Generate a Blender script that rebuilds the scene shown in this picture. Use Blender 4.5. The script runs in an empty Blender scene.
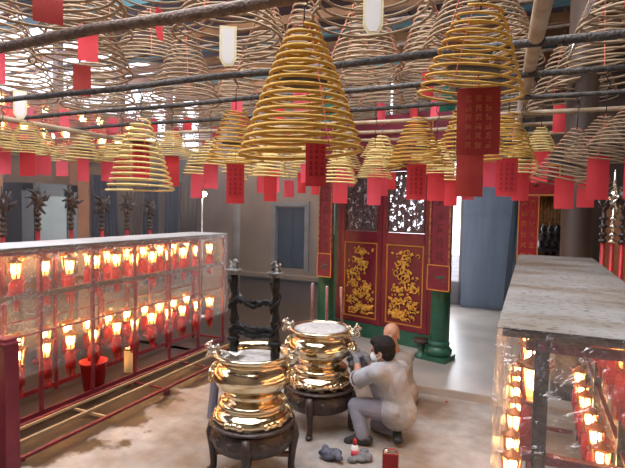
import bpy, math, random
from mathutils import Vector, Matrix, noise
random.seed(7)
PI = math.pi
C = bpy.context.scene.collection
SC = bpy.context.scene

# ------------------------------------------------------------------ survey of the place
F = 495.0; EYE = 2.0; YAW = math.radians(23.8); PITCH = math.radians(3.0); ROLL = math.radians(1.0)
_d = Vector((-math.sin(YAW)*math.cos(PITCH), math.cos(YAW)*math.cos(PITCH), -math.sin(PITCH)))
_r = Vector((math.cos(YAW), math.sin(YAW), 0)); _u = _r.cross(_d)
CR = _r*math.cos(ROLL) + _u*math.sin(ROLL); CU = -_r*math.sin(ROLL) + _u*math.cos(ROLL); CD = _d
CAM = Vector((0, 0, EYE))
def ray(px, py): return CD + CR*((px-312.5)/F) - CU*((py-234)/F)
def atY(px, py, y): v = ray(px, py); return CAM + v*(y/v.y)
def atX(px, py, x): v = ray(px, py); return CAM + v*(x/v.x)
def atZ(px, py, z): v = ray(px, py); return CAM + v*((z-EYE)/v.z)
def deep(px, py, d): return CAM + ray(px, py)*d
def depth(p): return (Vector(p)-CAM).dot(CD)

# ------------------------------------------------------------------ materials
def mat(name, col, rough=0.6, metal=0.0, col2=None, nscale=6.0, bump=0.0, bscale=30.0, emit=0.0, ecol=None, spec=0.5, lo=0.35, hi=0.65, stretch=None, detail=5):
    m = bpy.data.materials.new(name); m.use_nodes = True
    nt = m.node_tree; b = nt.nodes['Principled BSDF']
    b.inputs['Base Color'].default_value = (*col, 1); b.inputs['Roughness'].default_value = rough
    b.inputs['Metallic'].default_value = metal; b.inputs['Specular IOR Level'].default_value = spec
    tc = nt.nodes.new('ShaderNodeTexCoord'); src = tc.outputs['Object']
    if stretch:
        mp = nt.nodes.new('ShaderNodeMapping'); mp.inputs['Scale'].default_value = stretch
        nt.links.new(src, mp.inputs['Vector']); src = mp.outputs['Vector']
    if col2:
        n = nt.nodes.new('ShaderNodeTexNoise'); n.inputs['Scale'].default_value = nscale; n.inputs['Detail'].default_value = detail
        r = nt.nodes.new('ShaderNodeValToRGB'); r.color_ramp.elements[0].position = lo; r.color_ramp.elements[1].position = hi
        r.color_ramp.elements[0].color = (*col, 1); r.color_ramp.elements[1].color = (*col2, 1)
        nt.links.new(src, n.inputs['Vector']); nt.links.new(n.outputs['Fac'], r.inputs['Fac']); nt.links.new(r.outputs['Color'], b.inputs['Base Color'])
    if bump:
        n2 = nt.nodes.new('ShaderNodeTexNoise'); n2.inputs['Scale'].default_value = bscale; n2.inputs['Detail'].default_value = 4
        bp = nt.nodes.new('ShaderNodeBump'); bp.inputs['Strength'].default_value = bump; bp.inputs['Distance'].default_value = 0.02
        nt.links.new(src, n2.inputs['Vector']); nt.links.new(n2.outputs['Fac'], bp.inputs['Height']); nt.links.new(bp.outputs['Normal'], b.inputs['Normal'])
    if emit:
        b.inputs['Emission Color'].default_value = (*(ecol or col), 1); b.inputs['Emission Strength'].default_value = emit
    return m
M = {}
M['red'] = mat('red_paint', (.12, .010, .022), .45, col2=(.19, .018, .03), nscale=8, bump=.1)
M['door_red'] = mat('door_red', (.13, .008, .022), .4, col2=(.18, .012, .03), nscale=5, bump=.05)
M['green'] = mat('green_paint', (.012, .08, .05), .4, col2=(.02, .115, .072), nscale=6, bump=.08)
M['gold'] = mat('gilding', (.62, .33, .05), .4, .55, col2=(.8, .5, .1), nscale=20)
M['goldline'] = mat('gilt_line', (.55, .24, .05), .5, .2)
M['brass'] = mat('polished_brass', (.80, .69, .49), .14, 1.0, col2=(.70, .55, .33), nscale=5, bump=.12, bscale=9)
M['silver'] = mat('pale_metal', (.72, .67, .58), .25, 1.0, bump=.2, bscale=30)
M['ash'] = mat('incense_ash', (.42, .40, .38), .95, col2=(.58, .56, .54), nscale=25, bump=.6, bscale=50)
M['iron'] = mat('blackened_iron', (.007, .007, .008), .4, .0, col2=(.03, .028, .027), nscale=22, bump=.6, bscale=40, spec=.25, lo=.5, hi=.75)
M['darkwood'] = mat('dark_carved_wood', (.022, .014, .012), .35, col2=(.05, .03, .024), nscale=12, bump=.4, bscale=45)
M['brownwood'] = mat('brown_wood', (.16, .075, .04), .5, col2=(.09, .04, .022), nscale=6, stretch=(8, 1, 1), bump=.1)
M['palewood'] = mat('pale_wood', (.42, .30, .17), .6, col2=(.32, .21, .11), nscale=5, stretch=(1, .3, 1), bump=.1)
M['polewood'] = mat('rusty_pole', (.085, .05, .035), .75, col2=(.17, .11, .075), nscale=22, bump=.8, bscale=60)
M['polegrey'] = mat('grey_pole', (.03, .025, .023), .75, col2=(.085, .07, .06), nscale=22, bump=.8, bscale=60)
M['polepale'] = mat('pale_pole', (.40, .31, .22), .6, col2=(.30, .2, .12), nscale=8, bump=.1)
M['steel'] = mat('steel_tube', (.7, .66, .68), .25, .9)
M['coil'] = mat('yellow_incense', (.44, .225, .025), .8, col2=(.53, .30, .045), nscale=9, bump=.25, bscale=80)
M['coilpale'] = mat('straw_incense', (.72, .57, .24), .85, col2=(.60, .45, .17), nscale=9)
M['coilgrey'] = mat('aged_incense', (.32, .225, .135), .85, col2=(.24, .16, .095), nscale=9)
M['thread'] = mat('red_thread', (.5, .09, .05), .8)
M['wire'] = mat('black_wire', (.02, .016, .016), .5, .4)
M['plate'] = mat('soot_plate', (.03, .026, .022), .6)
M['tag'] = mat('red_paper', (.50, .022, .028), .7, col2=(.58, .03, .04), nscale=3)
M['tagpink'] = mat('pink_and_hazed_paper', (.72, .085, .13), .7, col2=(.64, .06, .09), nscale=3)  # far red tags with haze mixed into their colour; also the bottle band
M['tagdark'] = mat('deep_and_backlit_red_paper', (.33, .02, .018), .7, col2=(.38, .03, .02), nscale=4)  # own deep red, and on two high coils a painted-in backlight
M['ink'] = mat('dark_ink', (.10, .012, .012), .8)
M['tagink'] = mat('faint_ink', (.30, .012, .016), .8)
M['goldink'] = mat('gold_ink', (.42, .09, .03), .7)
M['white'] = mat('white_paper', (.78, .76, .74), .7)
M['cream'] = mat('cream_rim', (.75, .68, .42), .6)
M['stone'] = mat('grey_stone', (.28, .27, .26), .85, col2=(.20, .185, .17), nscale=2.5, bump=.2)
M['plaster'] = mat('smoky_plaster', (.17, .135, .105), .9, col2=(.11, .085, .07), nscale=1.3, bump=.15)
M['plaster_back'] = mat('brown_plaster', (.34, .25, .175), .9, col2=(.25, .18, .13), nscale=1.1, bump=.15)
M['bluewall'] = mat('blue_door_paint', (.10, .165, .25), .5, col2=(.15, .225, .32), nscale=2, stretch=(3, 3, .4))
M['bluedark'] = mat('dark_blue_door', (.012, .028, .055), .5, col2=(.02, .042, .075), nscale=2)
M['ceil'] = mat('ceiling_boards', (.03, .014, .018), .8, col2=(.055, .025, .03), nscale=3, stretch=(1, 8, 1))
M['purlin'] = mat('ochre_rafter', (.25, .12, .04), .7, col2=(.16, .07, .03), nscale=4)
M['teal'] = mat('teal_rafter', (.05, .12, .14), .7)
M['black'] = mat('black_lacquer', (.010, .010, .014), .3)
M['navy'] = mat('navy_cloth', (.010, .014, .034), .9, col2=(.02, .026, .055), nscale=4)
M['redcloth'] = mat('red_cloth', (.30, .012, .02), .85, col2=(.22, .008, .014), nscale=14)
M['maroon'] = mat('maroon_board', (.17, .009, .026), .6, col2=(.12, .006, .018), nscale=9)
M['giltworn'] = mat('worn_gilding', (.40, .17, .05), .6, .2, col2=(.16, .03, .03), nscale=26)
M['brocade'] = mat('brocade', (.30, .17, .06), .8, col2=(.16, .09, .04), nscale=25)
M['paleglass'] = mat('pale_cabinet_glass', (.20, .27, .28), .25, col2=(.15, .2, .22), nscale=2)
M['ochre'] = mat('ochre_post', (.32, .15, .07), .7, col2=(.24, .1, .05), nscale=3)
M['pillar'] = mat('dark_brown_pillar', (.065, .036, .022), .6, col2=(.04, .022, .015), nscale=3, stretch=(3, 3, .5))
M['lamp_red'] = mat('lantern_red', (.42, .012, .012), .6, col2=(.32, .008, .01), nscale=30)
M['lamp_frame'] = mat('lantern_frame', (.20, .06, .03), .4, .3)
M['lamp_gold'] = mat('lantern_gold', (.50, .20, .07), .4, .5)
M['shirt'] = mat('grey_shirt', (.35, .365, .40), .9, col2=(.32, .335, .37), nscale=7, bump=.9, bscale=13)
M['shirt_b'] = mat('beige_shirt', (.37, .34, .31), .9, col2=(.33, .30, .27), nscale=7, bump=.9, bscale=13)
M['trousers'] = mat('grey_trousers', (.25, .25, .30), .9, col2=(.20, .20, .25), nscale=7, bump=.4, bscale=10)
M['skin'] = mat('skin', (.50, .27, .18), .55, col2=(.45, .23, .15), nscale=12)
M['hair'] = mat('black_hair', (.010, .008, .008), .7, bump=.6, bscale=90, col2=(.02, .015, .013), nscale=60, spec=.25)
M['mask'] = mat('face_mask', (.75, .77, .80), .8)
M['glove'] = mat('grey_glove', (.22, .22, .23), .9, bump=.4, bscale=60)
M['cloth'] = mat('grey_rag', (.13, .13, .14), .95, col2=(.20, .2, .21), nscale=20, bump=.5, bscale=40)
M['bluecloth'] = mat('blue_black_bag', (.03, .035, .06), .7, col2=(.14, .15, .2), nscale=14, bump=.6, bscale=30)
M['shoe'] = mat('black_shoe', (.02, .02, .022), .5)
M['bluestool'] = mat('blue_grey_plastic', (.16, .17, .24), .5)
M['plastic_red'] = mat('red_plastic', (.45, .015, .02), .4)
M['tin'] = mat('maroon_tin', (.20, .012, .014), .3, .2)
M['eye'] = mat('eye_dark', (.02, .012, .01), .3)
M['warm'] = mat('lit_bulb', (1, .8, .5), .5, emit=55, ecol=(1, .72, .38))
def shade_mat():
    m = mat('lit_lantern_glass', (.9, .55, .28), .5, emit=.55, ecol=(1, .45, .16)); nt = m.node_tree
    tr = nt.nodes.new('ShaderNodeBsdfTransparent'); tr.inputs['Color'].default_value = (1, .8, .55, 1); mx = nt.nodes.new('ShaderNodeMixShader'); mx.inputs[0].default_value = .42
    nt.links.new(tr.outputs[0], mx.inputs[1]); nt.links.new(nt.nodes['Principled BSDF'].outputs[0], mx.inputs[2]); nt.links.new(mx.outputs[0], nt.nodes['Material Output'].inputs['Surface']); return m
M['shade'] = shade_mat()
M['bulbcool'] = mat('lit_lamp', (1, .9, .75), .5, emit=18, ecol=(1, .86, .65))

def floor_mat():
    m = bpy.data.materials.new('worn_concrete'); m.use_nodes = True; nt = m.node_tree; b = nt.nodes['Principled BSDF']
    N = nt.nodes.new; L = nt.links.new
    tc = N('ShaderNodeTexCoord')
    def noise_ramp(scale, c, pos, detail=6):
        n = N('ShaderNodeTexNoise'); n.inputs['Scale'].default_value = scale; n.inputs['Detail'].default_value = detail; L(tc.outputs['Object'], n.inputs['Vector'])
        r = N('ShaderNodeValToRGB'); r.color_ramp.elements[0].color = (*c[0], 1); r.color_ramp.elements[1].color = (*c[1], 1)
        r.color_ramp.elements[0].position = pos[0]; r.color_ramp.elements[1].position = pos[1]; L(n.outputs['Fac'], r.inputs['Fac']); return n, r
    n1, r1 = noise_ramp(.9, ((.23, .155, .10), (.42, .39, .36)), (.38, .56))
    n2, r2 = noise_ramp(9, ((.75, .75, .75), (1.05, 1.05, 1.05)), (.3, .7))
    mx = N('ShaderNodeMix'); mx.data_type = 'RGBA'; mx.blend_type = 'MULTIPLY'; mx.inputs['Factor'].default_value = 1
    L(r1.outputs['Color'], mx.inputs['A']); L(r2.outputs['Color'], mx.inputs['B'])
    # damp patch under the floor rails by the lantern rack
    sp = N('ShaderNodeSeparateXYZ'); L(tc.outputs['Object'], sp.inputs[0])
    n3 = N('ShaderNodeTexNoise'); n3.inputs['Scale'].default_value = 2.2; n3.inputs['Detail'].default_value = 5; L(tc.outputs['Object'], n3.inputs['Vector'])
    a = N('ShaderNodeMath'); a.operation = 'MULTIPLY_ADD'; L(n3.outputs['Fac'], a.inputs[0]); a.inputs[1].default_value = -1.5; L(sp.outputs['X'], a.inputs[2])
    r3 = N('ShaderNodeMapRange'); L(a.outputs[0], r3.inputs['Value']); r3.inputs['From Min'].default_value = -3.98; r3.inputs['From Max'].default_value = -4.06
    mw = N('ShaderNodeMix'); mw.data_type = 'RGBA'; L(r3.outputs['Result'], mw.inputs['Factor']); L(mx.outputs['Result'], mw.inputs['A']); mw.inputs['B'].default_value = (.045, .027, .016, 1)
    L(mw.outputs['Result'], b.inputs['Base Color'])
    rr = N('ShaderNodeMapRange'); L(r3.outputs['Result'], rr.inputs['Value']); rr.inputs['To Min'].default_value = .55; rr.inputs['To Max'].default_value = .42
    L(rr.outputs['Result'], b.inputs['Roughness'])
    bp = N('ShaderNodeBump'); bp.inputs['Strength'].default_value = .25; bp.inputs['Distance'].default_value = .01; L(n2.outputs['Fac'], bp.inputs['Height']); L(bp.outputs['Normal'], b.inputs['Normal'])
    return m
M['floor'] = floor_mat()
M['upfloor'] = mat('pale_stone_floor', (.42, .38, .34), .35, col2=(.30, .27, .25), nscale=1.6, bump=.1, detail=7)
M['floor_back'] = mat('brown_floor', (.20, .13, .09), .6, col2=(.27, .19, .14), nscale=1.2)

def dusty_mat():
    m = bpy.data.materials.new('dusty_sheet'); m.use_nodes = True; nt = m.node_tree; b = nt.nodes['Principled BSDF']; N = nt.nodes.new; L = nt.links.new
    tc = N('ShaderNodeTexCoord'); mp = N('ShaderNodeMapping'); mp.inputs['Scale'].default_value = (.7, 1.5, 1); L(tc.outputs['Object'], mp.inputs['Vector'])
    n = N('ShaderNodeTexNoise'); n.inputs['Scale'].default_value = 2.3; n.inputs['Detail'].default_value = 4; n.inputs['Roughness'].default_value = .55; n.inputs['Distortion'].default_value = .4; L(mp.outputs['Vector'], n.inputs['Vector'])
    r = N('ShaderNodeValToRGB'); e = r.color_ramp.elements
    e[0].position = .32; e[0].color = (.13, .08, .045, 1); e[1].position = .60; e[1].color = (.25, .235, .215, 1); x = e.new(.42); x.color = (.185, .15, .115, 1)
    L(n.outputs['Fac'], r.inputs['Fac'])
    n2 = N('ShaderNodeTexNoise'); n2.inputs['Scale'].default_value = 42; n2.inputs['Detail'].default_value = 2; L(mp.outputs['Vector'], n2.inputs['Vector'])
    r2 = N('ShaderNodeValToRGB'); r2.color_ramp.elements[0].position = .34; r2.color_ramp.elements[0].color = (.22, .18, .15, 1); r2.color_ramp.elements[1].position = .42; r2.color_ramp.elements[1].color = (1, 1, 1, 1)
    L(n2.outputs['Fac'], r2.inputs['Fac'])
    mx = N('ShaderNodeMix'); mx.data_type = 'RGBA'; mx.blend_type = 'MULTIPLY'; mx.inputs['Factor'].default_value = .8; L(r.outputs['Color'], mx.inputs['A']); L(r2.outputs['Color'], mx.inputs['B'])
    L(mx.outputs['Result'], b.inputs['Base Color']); b.inputs['Roughness'].default_value = .6
    bp = N('ShaderNodeBump'); bp.inputs['Strength'].default_value = .3; bp.inputs['Distance'].default_value = .01; L(n.outputs['Fac'], bp.inputs['Height']); L(bp.outputs['Normal'], b.inputs['Normal'])
    return m
M['dusty'] = dusty_mat()
M['dustgrey'] = mat('grey_dust_board', (.42, .41, .40), .6, col2=(.52, .51, .50), nscale=5, bump=.1)

def plastic_mat(name, tint, gl, dif):
    m = bpy.data.materials.new(name); m.use_nodes = True; nt = m.node_tree; N = nt.nodes.new; L = nt.links.new
    nt.nodes.remove(nt.nodes['Principled BSDF']); out = nt.nodes['Material Output']
    tr = N('ShaderNodeBsdfTransparent'); tr.inputs['Color'].default_value = (*tint, 1)
    g = N('ShaderNodeBsdfGlossy'); g.inputs['Roughness'].default_value = .08
    d = N('ShaderNodeBsdfDiffuse'); d.inputs['Color'].default_value = (.6, .55, .5, 1)
    tc = N('ShaderNodeTexCoord'); n = N('ShaderNodeTexNoise'); n.inputs['Scale'].default_value = 9; n.inputs['Detail'].default_value = 4; n.inputs['Distortion'].default_value = 2.5; L(tc.outputs['Object'], n.inputs['Vector'])
    bp = N('ShaderNodeBump'); bp.inputs['Strength'].default_value = .8; bp.inputs['Distance'].default_value = .06; L(n.outputs['Fac'], bp.inputs['Height']); L(bp.outputs['Normal'], g.inputs['Normal'])
    a = N('ShaderNodeMixShader'); a.inputs[0].default_value = gl; b = N('ShaderNodeMixShader'); b.inputs[0].default_value = dif
    L(tr.outputs[0], a.inputs[1]); L(g.outputs[0], a.inputs[2]); L(a.outputs[0], b.inputs[1]); L(d.outputs[0], b.inputs[2]); L(b.outputs[0], out.inputs['Surface'])
    return m
M['plastic'] = plastic_mat('clear_plastic', (.97, .95, .92), .15, .08)

# ------------------------------------------------------------------ mesh helpers
class MB:
    def __init__(s): s.v = []; s.f = []; s.sm = []; s.mi = []; s.m = 0
    def add(s, vs, fs, smooth=False):
        o = len(s.v); s.v += [tuple(p) for p in vs]
        for f in fs: s.f.append([i+o for i in f]); s.sm.append(smooth); s.mi.append(s.m)
        return s
    def box(s, c, d, rz=0, rot=None):
        c = Vector(c); R = rot if rot is not None else Matrix.Rotation(rz, 3, 'Z')
        x, y, z = d[0]/2, d[1]/2, d[2]/2
        vs = [c + R @ Vector(p) for p in ((-x,-y,-z),(x,-y,-z),(x,y,-z),(-x,y,-z),(-x,-y,z),(x,-y,z),(x,y,z),(-x,y,z))]
        return s.add(vs, [(0,3,2,1),(4,5,6,7),(0,1,5,4),(1,2,6,5),(2,3,7,6),(3,0,4,7)])
    def bar(s, a, b, w, h=None):
        a = Vector(a); b = Vector(b); d = b-a; h = h or w
        R = d.to_track_quat('Y', 'Z').to_matrix()
        return s.box((a+b)/2, (w, d.length, h), rot=R)
    def tube(s, pts, r, n=8, cap=True, closed=False):
        pts = [Vector(p) for p in pts]; k = len(pts); rs = r if isinstance(r, (list, tuple)) else [r]*k
        vs = []; up = None
        for i, p in enumerate(pts):
            t = (pts[(i+1) % k]-pts[i-1]) if closed else (pts[min(i+1, k-1)]-pts[max(i-1, 0)])
            t.normalize()
            if up is None: up = Vector((0, 0, 1)) if abs(t.z) < .9 else Vector((1, 0, 0))
            b = t.cross(up)
            if b.length < 1e-6: b = t.cross(Vector((1, .3, 0)))
            b.normalize(); up = b.cross(t)
            for j in range(n):
                a = 2*PI*j/n; vs.append(p + (b*math.cos(a) + up*math.sin(a))*rs[i])
        fs = []
        for i in range(k if closed else k-1):
            i2 = (i+1) % k
            for j in range(n): fs.append((i*n+j, i*n+(j+1) % n, i2*n+(j+1) % n, i2*n+j))
        if cap and not closed: fs += [tuple(range(n))[::-1], tuple((k-1)*n+j for j in range(n))]
        return s.add(vs, fs, True)
    def lathe(s, prof, n=32, c=(0, 0, 0), rfun=None):
        c = Vector(c); vs = []; fs = []; k = len(prof)
        for r, z in prof:
            for j in range(n):
                a = 2*PI*j/n; q = r*(rfun(a, z) if rfun else 1); vs.append(c+Vector((q*math.cos(a), q*math.sin(a), z)))
        for i in range(k-1):
            for j in range(n): fs.append((i*n+j, i*n+(j+1) % n, (i+1)*n+(j+1) % n, (i+1)*n+j))
        if prof[0][0] > 1e-5: fs.append(tuple(range(n))[::-1])
        if prof[-1][0] > 1e-5: fs.append(tuple((k-1)*n+j for j in range(n)))
        return s.add(vs, fs, True)
    def ell(s, c, r, rot=None, n=10, m=7):
        c = Vector(c); R = rot if rot is not None else Matrix.Identity(3); r = r if isinstance(r, (tuple, list)) else (r, r, r)
        vs = [c + R @ Vector((0, 0, -r[2]))]; fs = []
        for i in range(1, m):
            t = -PI/2+PI*i/m
            for j in range(n):
                a = 2*PI*j/n; vs.append(c + R @ Vector((r[0]*math.cos(t)*math.cos(a), r[1]*math.cos(t)*math.sin(a), r[2]*math.sin(t))))
        vs.append(c + R @ Vector((0, 0, r[2]))); e = len(vs)-1
        for j in range(n): fs.append((0, 1+(j+1) % n, 1+j)); fs.append((e, 1+(m-2)*n+j, 1+(m-2)*n+(j+1) % n))
        for i in range(m-2):
            for j in range(n): fs.append((1+i*n+j, 1+i*n+(j+1) % n, 1+(i+1)*n+(j+1) % n, 1+(i+1)*n+j))
        return s.add(vs, fs, True)
    def cap(s, a, b, ra, rb, n=12):
        a = Vector(a); b = Vector(b); d = b-a; L = max(d.length, 1e-5); R = d.to_track_quat('Z', 'Y').to_matrix()
        prof = []
        for i in range(5): t = -PI/2+PI/2*i/4; prof.append((ra*math.cos(t), ra*math.sin(t)))
        for i in range(5): t = PI/2*i/4; prof.append((rb*math.cos(t), L+rb*math.sin(t)))
        prof[0] = (1e-4, -ra); prof[-1] = (1e-4, L+rb)
        vs = []; fs = []
        for r, z in prof:
            for j in range(n): t = 2*PI*j/n; vs.append(a+R @ Vector((r*math.cos(t), r*math.sin(t), z)))
        for i in range(9):
            for j in range(n): fs.append((i*n+j, i*n+(j+1) % n, (i+1)*n+(j+1) % n, (i+1)*n+j))
        fs += [tuple(range(n))[::-1], tuple(9*n+j for j in range(n))]
        return s.add(vs, fs, True)
    def mesh(s, name, mats):
        me = bpy.data.meshes.new(name); me.from_pydata(s.v, [], s.f)
        me.polygons.foreach_set('use_smooth', s.sm)
        for m in (mats if isinstance(mats, (list, tuple)) else [mats]): me.materials.append(m)
        if isinstance(mats, (list, tuple)): me.polygons.foreach_set('material_index', s.mi)
        me.update(); return me
    def build(s, name, m, parent=None, loc=None):
        me = s.mesh(name, m); o = bpy.data.objects.new(name, me); C.objects.link(o)
        if parent: o.parent = parent
        if loc is not None: o.location = loc
        return o
    def blend(s, name, m, voxel=.01, smooth=4, parent=None, loc=None):
        """fuse the pieces into one continuous skin"""
        me = s.mesh(name, M['white']); o = bpy.data.objects.new(name, me); C.objects.link(o)
        r = o.modifiers.new('r', 'REMESH'); r.mode = 'VOXEL'; r.voxel_size = voxel; r.use_smooth_shade = True
        if smooth: q = o.modifiers.new('s', 'SMOOTH'); q.iterations = smooth; q.factor = .5
        dg = bpy.context.evaluated_depsgraph_get(); dg.update()
        nm = bpy.data.meshes.new_from_object(o.evaluated_get(dg)); o.modifiers.clear(); o.data = nm; bpy.data.meshes.remove(me)
        nm.name = name; nm.materials.clear(); nm.materials.append(m)
        nm.polygons.foreach_set('use_smooth', [True]*len(nm.polygons))
        if parent: o.parent = parent
        if loc is not None: o.location = loc
        return o
def bevel(o, w=.004, seg=2):
    b = o.modifiers.new('edge', 'BEVEL'); b.width = w; b.segments = seg; b.limit_method = 'ANGLE'; return o
def tag(o, label=None, cat=None, group=None, kind=None):
    for k, v in (('label', label), ('category', cat), ('group', group), ('kind', kind)):
        if v: o[k] = v
    return o
def thing(name, loc, label, cat, group=None, rz=0):
    o = bpy.data.objects.new(name, None); C.objects.link(o); o.location = loc; o.rotation_euler = (0, 0, rz); o.empty_display_size = .05
    return tag(o, label, cat, group)
def struct(name, mb, m, parent=None): o = mb.build(name, m, parent); o['kind'] = 'structure'; return o
def copy_tree(o, parent=None):
    c = o.copy(); C.objects.link(c)
    if parent: c.parent = parent
    for ch in list(o.children): copy_tree(ch, c)
    return c
def glyph(mb, c, s, right, up, nrm, rnd, th=.11):
    """brush strokes of one written sign"""
    right = Vector(right); up = Vector(up); nrm = Vector(nrm); c = Vector(c)
    R = Matrix((right, up, nrm)).transposed()
    def st(x0, y0, x1, y1):
        a = Vector((x0, y0)); b = Vector((x1, y1)); m_ = (a+b)/2; d = b-a
        mb.box(c+right*(m_.x*s)+up*(m_.y*s)+nrm*.0008, (d.length*s, th*s, .0012), rot=R @ Matrix.Rotation(math.atan2(d.y, d.x), 3, 'Z'))
    for y in rnd.sample((-.4, -.2, 0, .2, .4), 3): w = rnd.uniform(.25, .48); st(-w, y, w, y+.03)
    x = rnd.choice((-.2, 0, .2)); st(x, -.45, x, .48)
    st(0, .05, -.42, -.45); st(.05, .0, .42, -.45)
    if rnd.random() < .5: st(-.35, .45, -.35, -.1)

# ------------------------------------------------------------------ the setting
mb = MB(); mb.box((-4, 1.8, -.1), (13, 7.6, .2)); mb.box((-5.75, 8.8, -.1), (6.7, 6.6, .2)); struct('floor', mb, M['floor'])
mb = MB(); mb.box((.3, 8.9, -.005), (5.4, 7.1, .19)); bevel(struct('floor_raised', mb, M['upfloor']), .012)
mb = MB()
mb.box((-9.0, 4.8, 1.75), (.2, 15.2, 3.5)); mb.box((-9.0, 4.8, 5.75), (.2, 15.2, .3))
struct('wall_left', mb, M['plaster'])
for i, y in enumerate((-2, 1.6, 3.9, 5.6, 7.3, 9.0, 10.7)):
    mb = MB(); mb.box((-8.98, y, 4.55), (.14, .14, 2.1)); struct('trim_%d' % (i+1), mb, M['brownwood'])
mb = MB()
mb.box((-7.7, 12.1, 2.9), (2.6, .2, 5.8)); mb.box((-4.44, 12.1, 2.9), (2.1, .2, 5.8)); mb.box((-5.945, 12.1, .17), (.91, .2, .34)); mb.box((-5.945, 12.1, 3.9), (.91, .2, 3.8))
mb.box((-6.2, 11.9, .14), (5.5, .3, .1)); struct('wall_back', mb, M['plaster_back'])
mb = MB(); mb.box((-5.945, 12.16, 1.17), (.91, .05, 1.66)); mb.box((-5.945, 12.12, 1.17), (.03, .05, 1.66))
for sx in (-1, 1):
    for z in (.62, 1.35): mb.box((-5.945+sx*.22, 12.13, z), (.34, .03, .5))
struct('door_1', mb, M['bluedark'])
mb = MB()
for sx in (-1, 1): mb.box((-5.945+sx*.5, 11.98, 1.17), (.12, .08, 1.78))
mb.box((-5.945, 11.98, 2.1), (1.12, .08, .12)); struct('trim_8', mb, M['stone'])
mb = MB(); mb.box((-3.38, 11.2, 2.9), (.1, 1.8, 5.8)); struct('wall_jog', mb, M['plaster'])
mb = MB(); mb.box((.9, 10.4, 2.9), (4.4, .2, 5.8)); mb.box((-3.13, 10.4, 2.9), (.56, .2, 5.8)); mb.box((-2.0, 10.4, 4.4), (1.5, .2, 2.8)); mb.box((-2.0, 10.4, .32), (1.5, .2, .46)); struct('wall_front', mb, M['plaster'])
mb = MB(); mb.box((3.0, 4.2, 2.9), (.2, 13, 5.8)); struct('wall_right', mb, M['plaster'])
mb = MB(); mb.box((-3, -2.1, 2.9), (12, .2, 5.8)); struct('wall_rear', mb, M['plaster'])
mb = MB(); mb.box((-7.2, 5, 5.95), (3.8, 14.4, .1)); mb.box((1.7, 5, 5.95), (2.8, 14.4, .1)); mb.box((-2.5, 8.6, 5.95), (5.6, 7.0, .1)); mb.box((-2.5, -1.2, 5.95), (5.6, 1.8, .1)); struct('ceiling', mb, M['ceil'])
for i in range(9):
    y = 5.3+.72*i; mb = MB(); mb.bar((-9, y, 4.75+.02*i), (3, y, 4.75+.02*i), .10, .13)
    tag(mb.build('roof_beam', M['purlin'] if i % 3 else M['teal']), 'painted roof beam spanning under the dark ceiling boards', 'beam', 'roof beams')
mb = MB()
for i in range(12): mb.box((-2.2+i*.47, 7.6, 5.3), (.39, 4.6, .04))
struct('ceiling_boards', mb, M['ceil'])
mb = MB(); mb.box((-1.0, 17, -.1), (12, 13, .1)); struct('ground_outside', mb, M['stone'])

# ------------------------------------------------------------------ entrance leaf and slanting post
t = thing('door_leaf', atY(492, 300, 10.15).xy.to_3d(), 'tall faded blue wooden door leaf standing open beside the daylight gap', 'door'); t['kind'] = 'thing'
x0 = atY(463.5, 220, 10.15).x - t.location.x; x1 = atY(520, 220, 10.15).x - t.location.x
mb = MB(); mb.box(((x0+x1)/2, 0, 1.75), (x1-x0, .06, 3.3)); mb.build('door_board', M['bluewall'], t)
for z in (.2, 1.1, 2.0, 2.9): mb = MB(); mb.box(((x0+x1)/2, -.04, z), (x1-x0, .03, .09)); mb.build('batten', M['bluewall'], t)
a = atY(505, 308, 9.6); b = atY(519, 172, 9.6)
mb = MB(); mb.bar((a.x, 9.6, .09), (b.x, 9.6, b.z), .10); mb.bar((b.x, 9.6, b.z), (b.x+.1, 9.6, 3.6), .10)
tag(mb.build('leaning_post', M['bluedark']), 'dark blue slanting post behind the rack with the dirty top', 'post')

# ------------------------------------------------------------------ carved screen doors with columns
def carving(w, h, seed, top_heavy):
    rnd = random.Random(seed); mb = MB()
    spine = [(-.02, .40), (.05, .28), (-.10, .18), (.16, .08), (.26, -.04), (-.22, -.08), (-.28, -.22), (.05, -.2), (.22, -.3), (-.12, -.36), (.1, -.42), (-.3, -.4)]
    if seed % 2: spine = [(-x, y) for x, y in spine]
    for i, (x, y) in enumerate(spine):
        for k in range(17):
            px = max(-.44, min(.44, x+rnd.gauss(0, .14)))*w; pz = max(-.47, min(.46, y+rnd.gauss(0, .045)))*h; r = rnd.uniform(.008, .020)
            mb.ell((px, -.008, pz), (r*rnd.uniform(1., 2.0), .013, r), rot=Matrix.Rotation(rnd.uniform(0, PI), 3, 'Y'), n=7, m=5)
        for k in range(4):
            a0 = rnd.uniform(0, 2*PI); R = rnd.uniform(.03, .065); dr = rnd.choice((-1, 1)); ox = rnd.gauss(0, .12)*w; oz = rnd.gauss(0, .03)*h
            pts = [(max(-.46*w, min(.46*w, x*w+ox+R*(1-j/14)*math.cos(a0+dr*j*.5))), -.012, max(-.48*h, min(.47*h, y*h+oz+R*(1-j/14)*math.sin(a0+dr*j*.5)))) for j in range(12)]
            mb.tube(pts, [.010-.0005*j for j in range(12)], 5)
    return mb
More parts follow.
